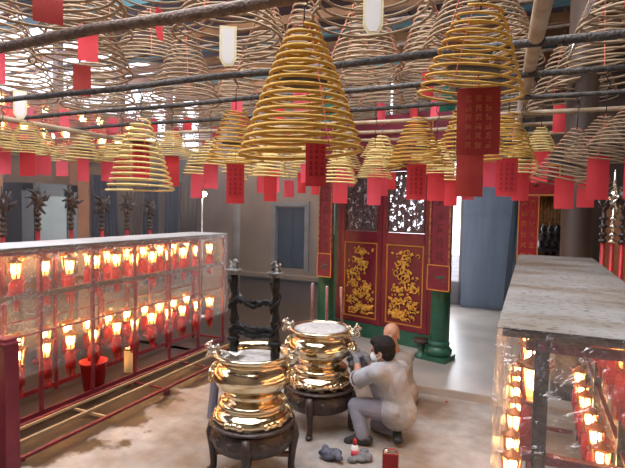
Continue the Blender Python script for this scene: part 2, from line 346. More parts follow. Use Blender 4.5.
def lattice(w, h, seed):
    nx, nz = 44, 60; mb = MB(); t = .022
    def solid(i, j):
        if i < 0 or j < 0 or i >= nx or j >= nz: return False
        if i < 2 or j < 2 or i >= nx-2 or j >= nz-2: return True
        x = i/nx; z = j/nz
        v = noise.noise(Vector((x*8+seed*7.1, z*11, seed))) + .6*noise.noise(Vector((x*15, z*20, seed+3.3)))
        return v < .13 or (i % 11 == 0) or abs(v-.36) < .06
    dx, dz = w/nx, h/nz
    for i in range(nx):
        for j in range(nz):
            if not solid(i, j): continue
            x, z = -w/2+i*dx, -h/2+j*dz; ex, ez = x+dx, z+dz
            vs = [(x,-t/2,z),(ex,-t/2,z),(ex,-t/2,ez),(x,-t/2,ez),(x,t/2,z),(ex,t/2,z),(ex,t/2,ez),(x,t/2,ez)]
            fs = [(0,1,2,3),(7,6,5,4)]
            if not solid(i-1, j): fs.append((0,3,7,4))
            if not solid(i+1, j): fs.append((1,5,6,2))
            if not solid(i, j-1): fs.append((0,4,5,1))
            if not solid(i, j+1): fs.append((3,2,6,7))
            mb.add(vs, fs)
    return mb
M['latt'] = mat('lattice_wood', (.06, .012, .02), .5, col2=(.12, .10, .11), nscale=30)
DZ = .09
DR = deep(428.5, 300, 6.78); DL = deep(340.5, 300, 7.72); DR.z = DL.z = DZ
DW = (DR-DL).length; DA = math.atan2(DR.y-DL.y, DR.x-DL.x); DX = (DR-DL).normalized(); DN = Vector((DX.y, -DX.x, 0))
SILL = .20
def on_door(o, u, off=0.0, z=DZ): o.location = DL+DX*(u*DW)+DN*off; o.location.z = z; o.rotation_euler = (0, 0, DA); return o
for k in range(2):
    w = DW/2-.008
    t = thing('carved_door', (0, 0, 0), ('dark red door leaf with gilded relief below a dim openwork screen, nearest the incense sticks', 'dark red door leaf with daylight shining through its openwork screen, by the green column')[k], 'door', 'carved screen doors'); t['kind'] = 'thing'
    on_door(t, .25+.5*k, 0, DZ+SILL)
    mb = MB()
    for sx in (-1, 1): mb.box((sx*(w/2-.035), 0, 1.4), (.07, .06, 2.8))
    for z, h in ((.035, .07), (1.30, .16), (2.30, .1), (2.75, .1)): mb.box((0, 0, z), (w-.14, .06, h))
    bevel(mb.build('door_frame', M['door_red'], t), .005)
    for z, h in ((.645, 1.16), (2.52, .38)): mb = MB(); mb.box((0, .005, z), (w-.13, .03, h)); mb.build('door_panel', M['door_red'], t)
    mb = MB(); pw, z0, z1 = w-.14, .085, 1.205
    for sx in (-1, 1): mb.box((sx*(pw/2-.012), -.018, (z0+z1)/2), (.016, .022, z1-z0))
    for z in (z0, z1): mb.box((0, -.018, z), (pw, .022, .016))
    mb.build('gilt_border', M['goldline'], t)
    carving(pw-.07, 1.06, 11+k, 0).build('gilded_relief', M['gold'], t, (0, -.018, .645))
    lattice(w-.13, .86, 2+k*3).build('openwork_screen', M['latt'], t, (0, 0, 1.815))
    mb = MB()
    for sx in (-1, 1): mb.box((sx*(w/2-.085), -.03, 1.815), (.012, .012, .82))
    for z in (1.405, 2.22): mb.box((0, -.03, z), (w-.16, .012, .012))
    mb.build('screen_border', M['brownwood'], t)
mb = MB(); mb.box((0, 0, SILL/2), (DW+.5, .14, SILL)); on_door(struct('trim_9', mb, M['green']), .5)
mb = MB(); mb.box((-DW/2-.03, .02, 1.5), (.06, .1, 3.0)); mb.box((DW/2+.03, .02, 1.5), (.06, .1, 3.0)); mb.box((0, .02, 3.1), (DW+.12, .1, .3)); on_door(struct('trim_10', mb, M['door_red']), .5)
mb = MB(); mb.box((-DW/2-.19, .05, 1.5), (.26, .06, 3.0)); mb.box((DW/2+.17, .05, 1.5), (.22, .06, 3.0)); on_door(struct('trim_11', mb, M['green']), .5)

def column(p, label):
    t = thing('green_column', (p[0], p[1], DZ), label, 'column', 'green columns', DA); t['kind'] = 'thing'
    mb = MB(); mb.lathe([(.105, .24), (.112, .26), (.112, 3.6)], 24); mb.build('shaft', M['green'], t)
    mb = MB(); mb.box((0, 0, .03), (.32, .32, .06)); mb.lathe([(.14, .06), (.16, .09), (.165, .13), (.14, .17), (.12, .185), (.14, .2), (.135, .235), (.11, .25)], 24, rfun=lambda a, z: 1+.05*math.cos(12*a)*(1 if z < .17 else 0))
    mb.build('column_base', M['green'], t); return t
pr = deep(440, 300, 6.32); column(pr, 'green column beside the bright gap, gold framed couplet board on it')
pl = deep(326.5, 250, 7.15); column(pl, 'green column behind the ash filled censer, partly hidden by a couplet board')
def couplet(px, Z, w, yt, yb, label, seed, nch):
    rnd = random.Random(seed); c = deep(px, 240, Z); zb = deep(px, yb, Z).z; za = deep(px, yt, Z).z; zt = 3.2
    t = thing('couplet_board', (c.x, c.y, zb), label, 'sign', 'couplet boards on the green columns', DA)
    hb = za-zb; mb = MB(); mb.box((0, 0, hb+(zt-za)/2), (w*.80, .03, zt-za)); mb.build('red_board', M['maroon'], t)
    for sx in (-1, 1): mb = MB(); mb.box((sx*w*.43, -.012, hb+(zt-za)/2), (w*.075, .04, zt-za)); mb.build('gilt_edge', M['giltworn'], t)
    for i in range(nch): mb = MB(); glyph(mb, (0, -.016, hb+(i+.6)*.17), .12, (1, 0, 0), (0, 0, 1), (0, -1, 0), rnd); mb.build('brush_character', M['ink'], t)
    mb = MB(); mb.box((0, -.01, hb/2), (w, .05, hb)); pq = mb.build('plaque', M['maroon'], t)
    mb = MB()
    for sx in (-1, 1): mb.box((sx*(w/2-.006), -.036, hb/2), (.012, .008, hb))
    for z in (.006, hb-.006): mb.box((0, -.036, z), (w, .008, .012))
    mb.build('plaque_border', M['goldline'], pq)
    mb = MB()
    for i in range(9): mb.ell((rnd.gauss(0, w*.12), -.036, hb*.5+rnd.gauss(0, .02)), (rnd.uniform(.01, .03), .008, .012), n=6, m=4)
    mb.build('plaque_carving', M['green'], pq)
couplet(440.5, 6.11, .30, 265, 291, 'red couplet board with five dark characters on the column by the daylight', 3, 9)
couplet(326, 6.96, .25, 253, 277, 'red couplet board with gilt edges nearest the blue doorway', 5, 9)
p = atZ(421, 357, DZ); t = thing('candle_stand', (p.x, p.y, DZ), 'small dark green pedestal beside the base of the green column', 'stand')
mb = MB(); mb.lathe([(.09, 0), (.09, .03), (.05, .06), (.035, .1), (.05, .17)], 16); mb.build('stem', M['green'], t)
mb = MB(); mb.lathe([(.05, .17), (.10, .2), (.105, .235), (.0, .236)], 16); mb.build('top', M['darkwood'], t)

# ------------------------------------------------------------------ lantern racks
def make_lantern():
    t = thing('lantern', (0, 0, 0), 'x', 'lantern')
    mb = MB(); mb.lathe([(.034, -.075), (.052, .055)], 6); mb.build('lamp_glass', M['shade'], t)
    mb = MB()
    for k in range(6):
        a = 2*PI*k/6; mb.bar((.036*math.cos(a), .036*math.sin(a), -.078), (.055*math.cos(a), .055*math.sin(a), .058), .009)
    mb.lathe([(.0, -.088), (.045, -.086), (.045, -.074), (.0, -.073)], 6); mb.lathe([(.058, .052), (.062, .06), (.0, .062)], 6)
    mb.build('lantern_frame', M['lamp_frame'], t)
    mb = MB(); mb.lathe([(.062, .060), (.044, .07), (.024, .085), (.012, .10), (.0, .101)], 6)
    for k in range(6): a = 2*PI*k/6; mb.tube([(.05*math.cos(a), .05*math.sin(a), .062), (.068*math.cos(a), .068*math.sin(a), .066), (.075*math.cos(a), .075*math.sin(a), .078)], .004, 5)
    mb.build('roof', M['lamp_gold'], t)
    mb = MB(); mb.ell((.0, 0, .0), (.029, .029, .040)); mb.build('bulb', M['warm'], t)
    mb = MB(); mb.tube([(0, 0, .11), (0, 0, .165)], .003, 5); mb.build('hook', M['wire'], t)
    mb = MB(); mb.lathe([(.022, -.26), (.046, -.255), (.042, -.12), (.024, -.10), (.0, -.098)], 12, rfun=lambda a, z: 1+.12*math.cos(6*a)); mb.tube([(0, 0, -.085), (0, 0, -.1)], .012, 6)
    for i in range(6): mb.bar((-.03+.012*i, .012*(i % 2), -.235), (-.032+.0128*i, .014*(i % 2), -.32-.012*(i % 3)), .010)
    mb.build('tassel', M['lamp_red'], t)
    return t
proto = make_lantern(); first = [True]
def put_lantern(x, y, z, label, group):
    o = proto if first[0] else copy_tree(proto); first[0] = False
    o.location = (x, y, z); o.rotation_euler = (0, 0, random.uniform(-.5, .5)); o.scale = (1.15, 1.15, 1.08) if x < -2 else (.95, .95, .95); o['label'] = label; o['group'] = group
TOPZ = 1.607
def rack(xf, xb, y0, y1, label, name_sheet, sheet_label, top_m, inset, linset, leg_m, near_word):
    xm = (xf+xb)/2
    t = thing('lantern_rack', (xm, (y0+y1)/2, 0), label, 'rack', 'lantern racks')
    def loc(x, y, z): return (x-xm, y-(y0+y1)/2, z)
    s = 1 if xf > xb else -1
    fx, bx = xf-inset*s, xb+.03*s
    mb = MB(); mb.box(loc(xm, (y0+y1)/2, TOPZ-.02), (abs(xf-xb)-.01, y1-y0-.01, .02)); mb.build('top_board', M['brownwood'], t)
    n = max(3, round((y1-y0)/(.62 if leg_m == 'red' else 1.5)))
    for x in (fx, bx):
        for i in range(n+1):
            y = y0+.03+(y1-y0-.06)*i/n; mb = MB(); mb.box(loc(x, y, (TOPZ-.03)/2), (.03 if leg_m == 'red' else .045, .03, TOPZ-.03)); mb.build('leg', M[leg_m], t)
        for z, nm, hh in ((TOPZ-.05, 'lamp_rail', .028), (1.17, 'shelf_rail', .05), (.82, 'lamp_rail', .014), (.06, 'base_rail', .05)):
            mb = MB(); mb.box(loc(x, (y0+y1)/2, z), (.024, y1-y0, hh)); mb.build(nm, M['brownwood' if nm == 'shelf_rail' else 'red'], t)
    for z in (1.60-.05, 1.17, .06):
        for y in (y0+.03, y1-.03): mb = MB(); mb.box(loc(xm, y, z), (abs(fx-bx), .03, .03)); mb.build('cross_rail', M['red'], t)
    k = 0; y = y0+.16
    while y < y1-.1:
        for x, row in zip((xf-linset*s, xb+linset*s), near_word):
            for z, tier in ((1.40, 'upper'), (.64, 'lower')):
                lx = x if leg_m == 'red' or x > xm else (.035 if tier == 'upper' else -.05)
                put_lantern(lx+random.uniform(-.008, .008), y+random.uniform(-.015, .015), z+random.uniform(-.012, .012),
                            'small glowing lantern with red tassel, %s tier, %s' % (tier, row), '%s tier lanterns %s' % (tier, row))
        y += .289
    # clear sheet draped over it
    rnd = random.Random(5); mb = MB()
    per = [(xf+.012*s, y0-.012), (xf+.012*s, y1+.012), (xb-.012*s, y1+.012), (xb-.012*s, y0-.012)]
    pts = []
    for i in range(4):
        a = Vector(per[i]); b = Vector(per[(i+1) % 4]); n = max(6, int((b-a).length/.06))
        for j in range(n): pts.append((a+(b-a)*j/n, ((b-a).normalized())))
    nz = 14; K = len(pts); vs = []; fs = []
    for i, (q, d) in enumerate(pts):
        nrm = Vector((d.y, -d.x)) * (1 if (s > 0) else -1)
        u = i*.06
        hem = .45+.05*noise.noise(Vector((u*.9, 2.1, 0)))+.02*noise.noise(Vector((u*4, 0, 5)))
        for j in range(nz+1):
            f = j/nz; z = TOPZ+.004-(TOPZ-hem)*f
            w = .030*f*noise.noise(Vector((u*2.2+f*1.5, f*2, 1)))+.014*min(1, f*4)*noise.noise(Vector((u*7+f*3, f*6, 4)))+.016*f
            p = q+nrm*(w+.002); vs.append(loc(p.x, p.y, z))
    for i in range(K):
        i2 = (i+1) % K
        for j in range(nz): fs.append((i*(nz+1)+j, i2*(nz+1)+j, i2*(nz+1)+j+1, i*(nz+1)+j+1))
    sh = thing('plastic_sheet', t.location, sheet_label, 'sheet', 'plastic sheets over the lantern racks')
    mb.add(vs, fs, True); mb.build('hanging_side', M['plastic'], sh)
    mb = MB(); nx, ny = 10, 50; vs = []; fs = []
    for i in range(nx+1):
        for j in range(ny+1):
            x = per[0][0]+(per[2][0]-per[0][0])*i/nx; yy = per[0][1]+(per[1][1]-per[0][1])*j/ny
            edge = min(i, nx-i, j, ny-j); z = TOPZ+.004+(.006*noise.noise(Vector((x*5, yy*3, 0)))+.004 if edge > 0 else 0)
            vs.append(loc(x, yy, z))
    for i in range(nx):
        for j in range(ny): fs.append((i*(ny+1)+j, (i+1)*(ny+1)+j, (i+1)*(ny+1)+j+1, i*(ny+1)+j+1))
    mb.add(vs, fs, True); mb.build('dusty_top', top_m, sh)
    return t
rack(-4.06, -4.66, 1.9, 6.1, 'long red lantern rack in two tiers beside the floor rails', 's', 'clear plastic sheet with pale grey dusty top over the long rack', M['dustgrey'], .03, .10, 'red', ('facing the floor rails in the long rack', 'at the back of the long rack'))
rack(-.08, .485, 1.78, 4.88, 'red lantern rack close to the viewer under the dirty brown top', 's', 'clear plastic sheet with stained brown top over the nearest rack', M['dusty'], .13, .075, 'darkwood', ('along the step side of the nearest rack', 'along the far side of the nearest rack'))

# floor rails and post in front of the long rack
t = thing('rail_frame', (-3.78, 4.0, 0), 'low rail frame of red and bare wood bars on the damp floor', 'frame')
for x, m, w in ((-4.0, 'red', .035), (-3.95, 'palewood', .022), (-3.73, 'palewood', .028), (-3.48, 'red', .032)):
    mb = MB(); mb.box((x+3.78, 0, .06), (w, 3.5, .026)); bevel(mb.build('rail', M[m], t))
for y in (2.5, 3.35, 4.15, 4.95, 5.7): mb = MB(); mb.box((.03, y-4.0, .035), (.54, .022, .02)); mb.build('crossbar', M['palewood' if y == 3.35 else 'red'], t)
for y in (2.4, 4.1, 5.7):
    for x in (-4.0, -3.46): mb = MB(); mb.box((x+3.78, y-4.0, .02), (.035, .05, .05)); mb.build('foot', M['red'], t)
t = thing('gate_post', (-3.44, 2.35, 0), 'thick dark red square post at the near end of the floor rails', 'post')
mb = MB(); mb.box((0, 0, .5), (.11, .11, 1.0)); bevel(mb.build('post', M['red'], t), .008)
mb = MB(); mb.box((0, 0, 1.01), (.10, .10, .03)); mb.box((0, 0, .985), (.125, .125, .02)); bevel(mb.build('post_cap', M['red'], t), .006)
for z in (.86, .62, .2): mb = MB(); mb.box((-.4, 0, z), (.72, .04, .055)); mb.build('gate_rail', M['red'] if z > .5 else M['palewood'], t)
t = thing('bucket', (-4.25, 3.86, 0), 'red plastic bucket on the floor behind the long rack legs', 'bucket')
mb = MB(); mb.lathe([(.0, .005), (.1, .004), (.14, .30), (.15, .30), (.15, .32), (.132, .32), (.095, .02), (.0, .02)], 24); mb.build('pail', M['plastic_red'], t)
mb = MB(); mb.tube([(.145*math.cos(a), .03, .30-.1*math.sin(a)) for a in [PI*i/10 for i in range(11)]], .004, 6); mb.build('handle', M['steel'], t)
t = thing('canister', (-4.35, 4.48, 0), 'pale cylindrical can standing under the lantern rack', 'can')
mb = MB(); mb.lathe([(.0, 0), (.06, 0), (.062, .01), (.062, .28), (.0, .28)], 20); mb.build('can_body', M['cream'], t)
mb = MB(); mb.lathe([(.066, .27), (.066, .30), (.0, .305)], 20); mb.build('lid', M['silver'], t)

# ------------------------------------------------------------------ censers, stands
def ring(mb, c, R, r, axis='Y', n=18):
    pts = [(c[0]+R*math.cos(2*PI*i/n), c[1], c[2]+R*math.sin(2*PI*i/n)) if axis == 'Y' else (c[0], c[1]+R*math.cos(2*PI*i/n), c[2]+R*math.sin(2*PI*i/n)) for i in range(n)]
    mb.tube(pts, r, 7, closed=True)
def lion(mb, c, s, f=1):
    """small seated guardian lion"""
    x, y, z = c
    mb.ell((x, y, z+.5*s), (.42*s, .35*s, .5*s)); mb.ell((x+f*.3*s, y, z+.95*s), (.36*s, .34*s, .34*s)); mb.ell((x+f*.6*s, y, z+.88*s), (.18*s, .2*s, .16*s))
    for sy in (-1, 1):
        mb.ell((x+f*.15*s, y+sy*.25*s, z+1.25*s), (.12*s, .1*s, .14*s)); mb.cap((x+f*.3*s, y+sy*.2*s, z+.6*s), (x+f*.45*s, y+sy*.22*s, z+.05*s), .13*s, .14*s)
        mb.ell((x-f*.25*s, y+sy*.3*s, z+.22*s), (.3*s, .16*s, .24*s))
    mb.cap((x-f*.4*s, y, z+.3*s), (x-f*.55*s, y, z+.95*s), .1*s, .17*s)
    for k in range(7): a = k*.9; mb.ell((x+f*.12*s+.1*s*math.cos(a), y+.3*s*math.cos(a*1.3), z+.9*s+.25*s*math.sin(a)), .12*s)
def censer(loc, rz, label, fill, hmat):
    t = thing('incense_burner', loc, label, 'incense burner', 'brass incense burners', rz)
    mb = MB()
    mb.lathe([(.0, .165), (.19, .165), (.205, .19), (.20, .21), (.235, .235), (.272, .27), (.29, .315), (.288, .36), (.262, .40), (.243, .42), (.243, .435), (.262, .45), (.286, .468), (.292, .482), (.29, .494), (.272, .50), (.258, .494), (.235, .46), (.24, .42), (.0, .40)], 56)
    mb.build('bowl', M['brass'], t)
    mb = MB(); mb.lathe([(.21, .0), (.275, .0), (.29, .03), (.285, .05), (.262, .075), (.24, .085), (.235, .10), (.25, .115), (.252, .135), (.235, .15), (.20, .158), (.195, .17), (.0, .17)], 56, rfun=lambda a, z: 1+(.035*abs(math.sin(3*a)) if z < .02 else 0))
    mb.build('pedestal', M['brass'], t)
    for k in range(6):
        mb = MB(); a = 2*PI*k/6+.3; R = Matrix.Rotation(a, 3, 'Z')
        for dx, dz, r in ((0, 0, .05), (-.05, -.004, .034), (.05, -.004, .034)): mb.ell(R @ Vector((.268, dx, .03+dz)), (.03, r, .03), rot=R)
        mb.build('cloud_foot', M['brass'], t)
    mb = MB(); mb.lathe([(.247, fill), (.2, fill+.008), (.1, fill+.016), (.0, fill+.018)], 40, rfun=lambda a, z: 1); mb.build('ash_bed', M['ash'], t)
    for sx in (-1, 1):
        mb = MB(); mb.cap((sx*.25, 0, .45), (sx*.30, 0, .462), .03, .028)
        lion(mb, (sx*.318, 0, .44), .085, sx); h = mb.blend('lion_handle', hmat, .0055, 2, t)
        mb = MB(); mb.ell((sx*.29, 0, .36), (.03, .035, .035)); ring(mb, (sx*.322, 0, .30), .056, .013, 'X')
        for k in range(6): a = k*1.05; mb.ell((sx*.30, .045*math.cos(a), .33+.055*math.sin(a)), .017)
        mb.build('ring_handle', M['brass'], t)
    return t
def stand(loc, rz, label, height, stretcher):
    t = thing('burner_stand', loc, label, 'stand', 'round stands under the burners', rz); H = height
    mb = MB(); mb.lathe([(.0, H-.03), (.30, H-.03), (.318, H-.02), (.318, H-.008), (.30, H), (.0, H)], 48); mb.build('stand_top', M['darkwood'], t)
    mb = MB(); mb.lathe([(.22, H-.20), (.285, H-.19), (.31, H-.13), (.312, H-.09), (.295, H-.05), (.28, H-.03), (.2, H-.03)], 48)
    for k in range(16):
        a = 2*PI*k/16; R = Matrix.Rotation(a, 3, 'Z'); mb.ell(R @ Vector((.30, 0, H-.11)), (.02, .04, .035), rot=R, n=8, m=5)
    mb.build('carved_apron', M['darkwood'], t)
    for k in range(4):
        a = PI/2*k+PI/4; d = Vector((math.cos(a), math.sin(a), 0)); mb = MB()
        prof = [(.298, H-.04, .034), (.312, H-.12, .040), (.300, H*.45, .030), (.292, H*.2, .026), (.294, .05, .027), (.310, .02, .029)]
        mb.tube([d*r+Vector((0, 0, z)) for r, z, _ in prof], [q for *_, q in prof], 10)
        mb.ell(d*.318+Vector((0, 0, .022)), (.034, .034, .022)); mb.build('leg', M['darkwood'], t)
    if stretcher:
        for k in range(2):
            a = PI/2*k+PI/4; d = Vector((math.cos(a), math.sin(a), 0)); mb = MB(); mb.bar(d*.28+Vector((0, 0, H*.36)), d*-.28+Vector((0, 0, H*.36)), .035, .03); mb.build('stretcher', M['brownwood'], t)
    return t
PA = atZ(253.5, 470, 0); pa = deep(253.5, 352, 3.68); PAx, PAy = pa.x, pa.y
pb = deep(321, 326, 4.52); PBx, PBy = pb.x, pb.y
stand((PAx, PAy, 0), math.atan2(-PAy, -PAx)-.15-PI/4, 'dark carved drum stand with crossed stretchers under the nearest brass burner', .435, True)
censer((PAx, PAy, .435), .25, 'brass incense burner holding a black metal frame, nearest the viewer', .44, M['silver'])
stand((PBx, PBy, 0), .9, 'black round stand with scrolled legs under the burner being polished', .40, False)
censer((PBx, PBy, .42), .12, 'brass incense burner filled with ash and three sticks, being polished', .487, M['silver'])
mb = MB()
for k in range(14): a = k*.45+.2; mb.ell((PBx+.24*math.cos(a), PBy+.24*math.sin(a), .408), (.04, .03, .018), rot=Matrix.Rotation(a, 3, 'Z'))
tag(mb.blend('wadding', M['cloth'], .006, 1), 'ring of dark crumpled rags between the ash filled burner and its stand', 'rag')
for k, (px, y0_, y1_) in enumerate(((312.5, 283, 318), (327, 286, 319), (341, 287, 322))):
    top = deep(px, y0_, 4.52-.05+.06*(k == 1)); bot = deep(px+(-.5 if k < 2 else .8), y1_, 4.52-.05+.06*(k == 1))
    t = thing('joss_stick', bot, ('thick incense stick in grey ash, nearest the lion handle', 'thick incense stick in grey ash, the middle of three', 'thick incense stick in grey ash, nearest the crouching man')[k], 'incense stick', 'incense sticks in the ash')
    d = top-bot; mb = MB(); mb.tube([(0, 0, -.02), d*.97], .0125, 10); mb.build('stick', mat('stick_%d' % k, (.20, .07, .06), .8, col2=(.3, .14, .12), nscale=20), t)
    mb = MB(); mb.tube([d*.97, d], [.0125, .010], 10); mb.build('burnt_tip', M['ash'], t)
# black frame in the near burner
t = thing('candle_holder', (PAx, PAy, .89), 'blackened metal frame with two lion topped posts standing in the near burner', 'frame', rz=0)
for k, px in enumerate((233, 277)):
    sx = -1 if k == 0 else 1
    x = sx*.178; ztop = .61
    rnd = random.Random(k); mb = MB()
    mb.tube([(x+.004*math.sin(i*1.7), .004*math.cos(i*2.1), ztop*i/16) for i in range(17)], [.031+.006*math.sin(i*1.9) for i in range(17)], 10)
    pts = [(x+.034*math.cos(i*.55), .034*math.sin(i*.55), .06+.5*i/30) for i in range(31)]; mb.tube(pts, .011, 6)
    mb.lathe([(.03, .1), (.052, .11), (.05, .13), (.03, .14)], 12, c=(x, 0, 0)); mb.build('dragon_post', M['iron'], t)
    mb = MB(); mb.lathe([(.03, ztop-.01), (.05, ztop+.01), (.066, ztop+.02), (.066, ztop+.032), (.0, ztop+.034)], 8, c=(x, 0, 0)); lion(mb, (x, 0, ztop+.03), .062, -1 if k else 1); mb.blend('lion_finial', mat('lion_metal_%d' % k, (.05, .048, .045), .4, .4, col2=(.30, .29, .27), nscale=18), .006, 1, t)
for z, amp in ((.40, .022), (.205, .016), (.165, -.012)):
    mb = MB(); n = 24
    mb.tube([(-.178+.356*i/n, -.01, z+amp*math.sin(i/n*PI*3)*(1 if amp > 0 else -1)) for i in range(n+1)], [.017+.009*abs(math.sin(i*.9)) for i in range(n+1)], 8)
    for sx in (-1, 1): mb.ell((sx*.05, -.012, z+.012), (.035, .02, .018)); mb.tube([(sx*.165, -.01, z-.03), (sx*.13, -.01, z+.01), (sx*.10, -.01, z-.005)], .014, 6)
    mb.ell((0, -.014, z+amp*.6), (.03, .02, .02)); mb.build('dragon_crossbar', M['iron'], t)
mb = MB(); vs = []; fs = []
for i in range(7):
    for j in range(7): x = -.17+.14*i/6; y = -.16+.14*j/6; vs.append((x, y, -.01+.055*noise.noise(Vector((x*9, y*9, 2)))+.02*(1-j/6)))
for i in range(6):
    for j in range(6): fs.append((i*7+j, (i+1)*7+j, (i+1)*7+j+1, i*7+j+1))
mb.add(vs, fs, True); o = mb.build('crumpled_paper', M['white'], None, (PAx-.02, PAy, .92)); s_ = o.modifiers.new('t', 'SOLIDIFY'); s_.thickness = .003
tag(o, 'crumpled pale paper lying on the ash of the near burner', 'paper')
# low bench behind near burner
t = thing('plastic_stool', (-2.64, 4.02, 0), 'blue grey plastic stool just behind the near burner stand', 'stool', rz=.5)
mb = MB(); mb.box((0, 0, .40), (.30, .30, .03)); bevel(mb.build('seat', M['bluestool'], t), .01)
for sx in (-1, 1):
    for sy in (-1, 1): mb = MB(); mb.bar((sx*.12, sy*.12, .39), (sx*.155, sy*.155, 0.0), .05, .04); mb.build('leg', M['bluestool'], t)
mb = MB()
for sx in (-1, 1): mb.box((sx*.13, 0, .33), (.02, .25, .08)); mb.box((0, sx*.13, .33), (.25, .02, .08))
mb.build('apron', M['bluestool'], t)

# ------------------------------------------------------------------ people
def hand_caps(mb, wrist, tip, palm_n, g=0.0, curl=.6, thumb=1):
    """palm, five fingers bent round what they hold"""
    w = Vector(wrist); d = (Vector(tip)-w).normalized(); n = Vector(palm_n); n = (n-d*n.dot(d)).normalized(); s = d.cross(n).normalized()
    for k in range(4): o = s*(-.026+.0175*k); mb.cap(w+o*.6, w+o+d*.082, .015+g, .0125+g, 8)
    for k, L in enumerate((.062, .074, .070, .054)):
        o = s*(-.028+.0187*k); p = w+o+d*.084
        for seg in range(3):
            a = curl*(seg+.6); q = p+(d*math.cos(a)+n*math.sin(a))*L*(.45, .32, .25)[seg]; mb.cap(p, q, .0095-.0008*seg+g, .0088-.0008*seg+g, 8); p = q
    b = w+d*.028-s*thumb*.026; m_ = b+(d*.6-s*thumb*.75+n*.3).normalized()*.042; mb.cap(b, m_, .014+g, .0115+g, 8); e = m_+(d*.85-s*thumb*.05+n*.55).normalized()*.034; mb.cap(m_, e, .011+g, .009+g, 8)
def person(label, J, fdir, hair, mask, shirt_m, group):
    """J: joints in world space; fdir: where the face points"""
    base = Vector((J['pelvis'].x, J['pelvis'].y, 0)); t = thing('person', base, label, 'person', group)
    L = {k: v-base for k, v in J.items()}
    f = Vector(fdir).normalized(); up = (L['head']-L['neck']).normalized(); up = (up*.5+Vector((0, 0, 1))*.5).normalized(); f = (f-up*f.dot(up)).normalized(); s = up.cross(f).normalized()
    HR = Matrix((f, s, up)).transposed(); h = L['head']
    def hp(x, y, z): return h+HR @ Vector((x, y, z))
    mb = MB()
    def chain(mb, names, rs, g=0.0):
        for a, b, i in zip(names, names[1:], range(9)): mb.cap(L[a], L[b], rs[i]+g, rs[i+1]+g, 12)
    def torso(mb, g=0.0):
        mb.cap(L['pelvis'], L['waist'], .135+g, .125+g, 16); mb.cap(L['waist'], L['chest'], .125+g, .14+g, 16)
        mb.cap(L['lsh'], L['rsh'], .068+g, .068+g, 12); mb.cap(L['chest'], (L['lsh']+L['rsh'])/2, .14+g, .10+g, 14)
        for a in ('lsh', 'rsh'): mb.cap(L['chest'], L[a], .115+g, .062+g, 12)
        for a in ('lhip', 'rhip'): mb.cap(L['pelvis'], L[a], .12+g, .10+g, 12)
    torso(mb, -.012); mb.cap((L['lsh']+L['rsh'])/2, h-up*.07, .056, .052)
    mb.ell(hp(-.008, 0, .03), (.097, .077, .095), HR, 16, 12); mb.ell(hp(.022, 0, -.045), (.068, .058, .075), HR, 14, 10)
    mb.cap(hp(.09, 0, .01), hp(.107, 0, -.022), .009, .014, 8); mb.ell(hp(.082, 0, -.062), (.012, .026, .008), HR, 8, 6); mb.ell(hp(.078, 0, -.1), (.02, .025, .018), HR, 8, 6)
    mb.cap(hp(.083, -.04, .022), hp(.083, .04, .022), .012, .012, 8)
    for q in (-1, 1): mb.ell(hp(-.005, q*.078, -.005), (.020, .010, .032), HR, 8, 6)
    for a in 'lr':
        chain(mb, (a+'sh', a+'el', a+'wr'), (.048, .040, .027))
        chain(mb, (a+'hip', a+'kn', a+'an'), (.080, .052, .036))
        mb.cap(L[a+'an'], L[a+'toe'], .036, .03); hand_caps(mb, L[a+'wr'], L[a+'hand'], L[a+'palm']+base, 0, .5, 1 if a == 'l' else -1)
    mb.blend('body', M['skin'], .0065, 3, t)
    # eyes
    mb = MB()
    for q in (-1, 1): mb.ell(hp(.080, q*.031, .004), (.010, .014, .007), HR, 8, 6)
    mb.build('eye', M['eye'], t)
    mb = MB(); torso(mb, .012)
    for a in 'lr':
        e = L[a+'sh'].lerp(L[a+'el'], .88); mb.cap(L[a+'sh'], e, .070, .078, 12)
    mb.cap(L['pelvis'], L['pelvis']+(L['pelvis']-L['waist']).normalized()*.03, .165, .168, 16)
    mb.cap((L['lsh']+L['rsh'])/2, (L['lsh']+L['rsh'])/2+up*.035, .072, .062, 12)
    sh = mb.blend('shirt', shirt_m, .008, 9, t)
    nb = (L['lsh']+L['rsh'])/2+up*.045; nd = (h-nb).normalized(); R = nd.to_track_quat('Z', 'Y').to_matrix()
    mb = MB(); mb.tube([nb+R @ Vector((.072*math.cos(q*.3927), .072*math.sin(q*.3927), .006*math.cos(q*.39))) for q in range(16)], .014, 8, closed=True); mb.build('collar', shirt_m, sh)
    for a in 'lr':
        e = L[a+'sh'].lerp(L[a+'el'], .90); R = (L[a+'el']-L[a+'sh']).to_track_quat('Z', 'Y').to_matrix(); mb = MB(); mb.tube([e+R @ Vector((.074*math.cos(q*.3927), .074*math.sin(q*.3927), .05)) for q in range(16)], .008, 6, closed=True); mb.build('sleeve_hem', shirt_m, sh)
    mb = MB()
    for a in 'lr':
        mb.cap(L['pelvis'], L[a+'hip'], .115, .107, 12); mb.cap(L[a+'hip'], L[a+'kn'], .104, .074, 12); e = L[a+'kn'].lerp(L[a+'an'], .93); mb.cap(L[a+'kn'], e, .073, .058, 12)
    mb.blend('trousers', M['trousers'], .008, 3, t)
    for a in 'lr':
        mb = MB(); an = L[a+'an']; to = L[a+'toe']; d = (to-an); d2 = Vector((d.x, d.y, 0)).normalized()
        heel = an-d2*.045-Vector((0, 0, .02)); mb.cap(heel, an+d*.35+Vector((0, 0, -.005)), .042, .043); mb.cap(an+d*.35, to, .043, .036); mb.ell(to, (.05, .045, .034)); mb.blend('shoe', M['shoe'], .006, 3, t)
        mb = MB(); hand_caps(mb, L[a+'wr'], L[a+'hand'], L[a+'palm']+base, .0035, .5, 1 if a == 'l' else -1); mb.cap(L[a+'wr'], L[a+'wr'].lerp(L[a+'el'], .22), .031, .034); mb.blend('glove', M['glove'], .005, 2, t)
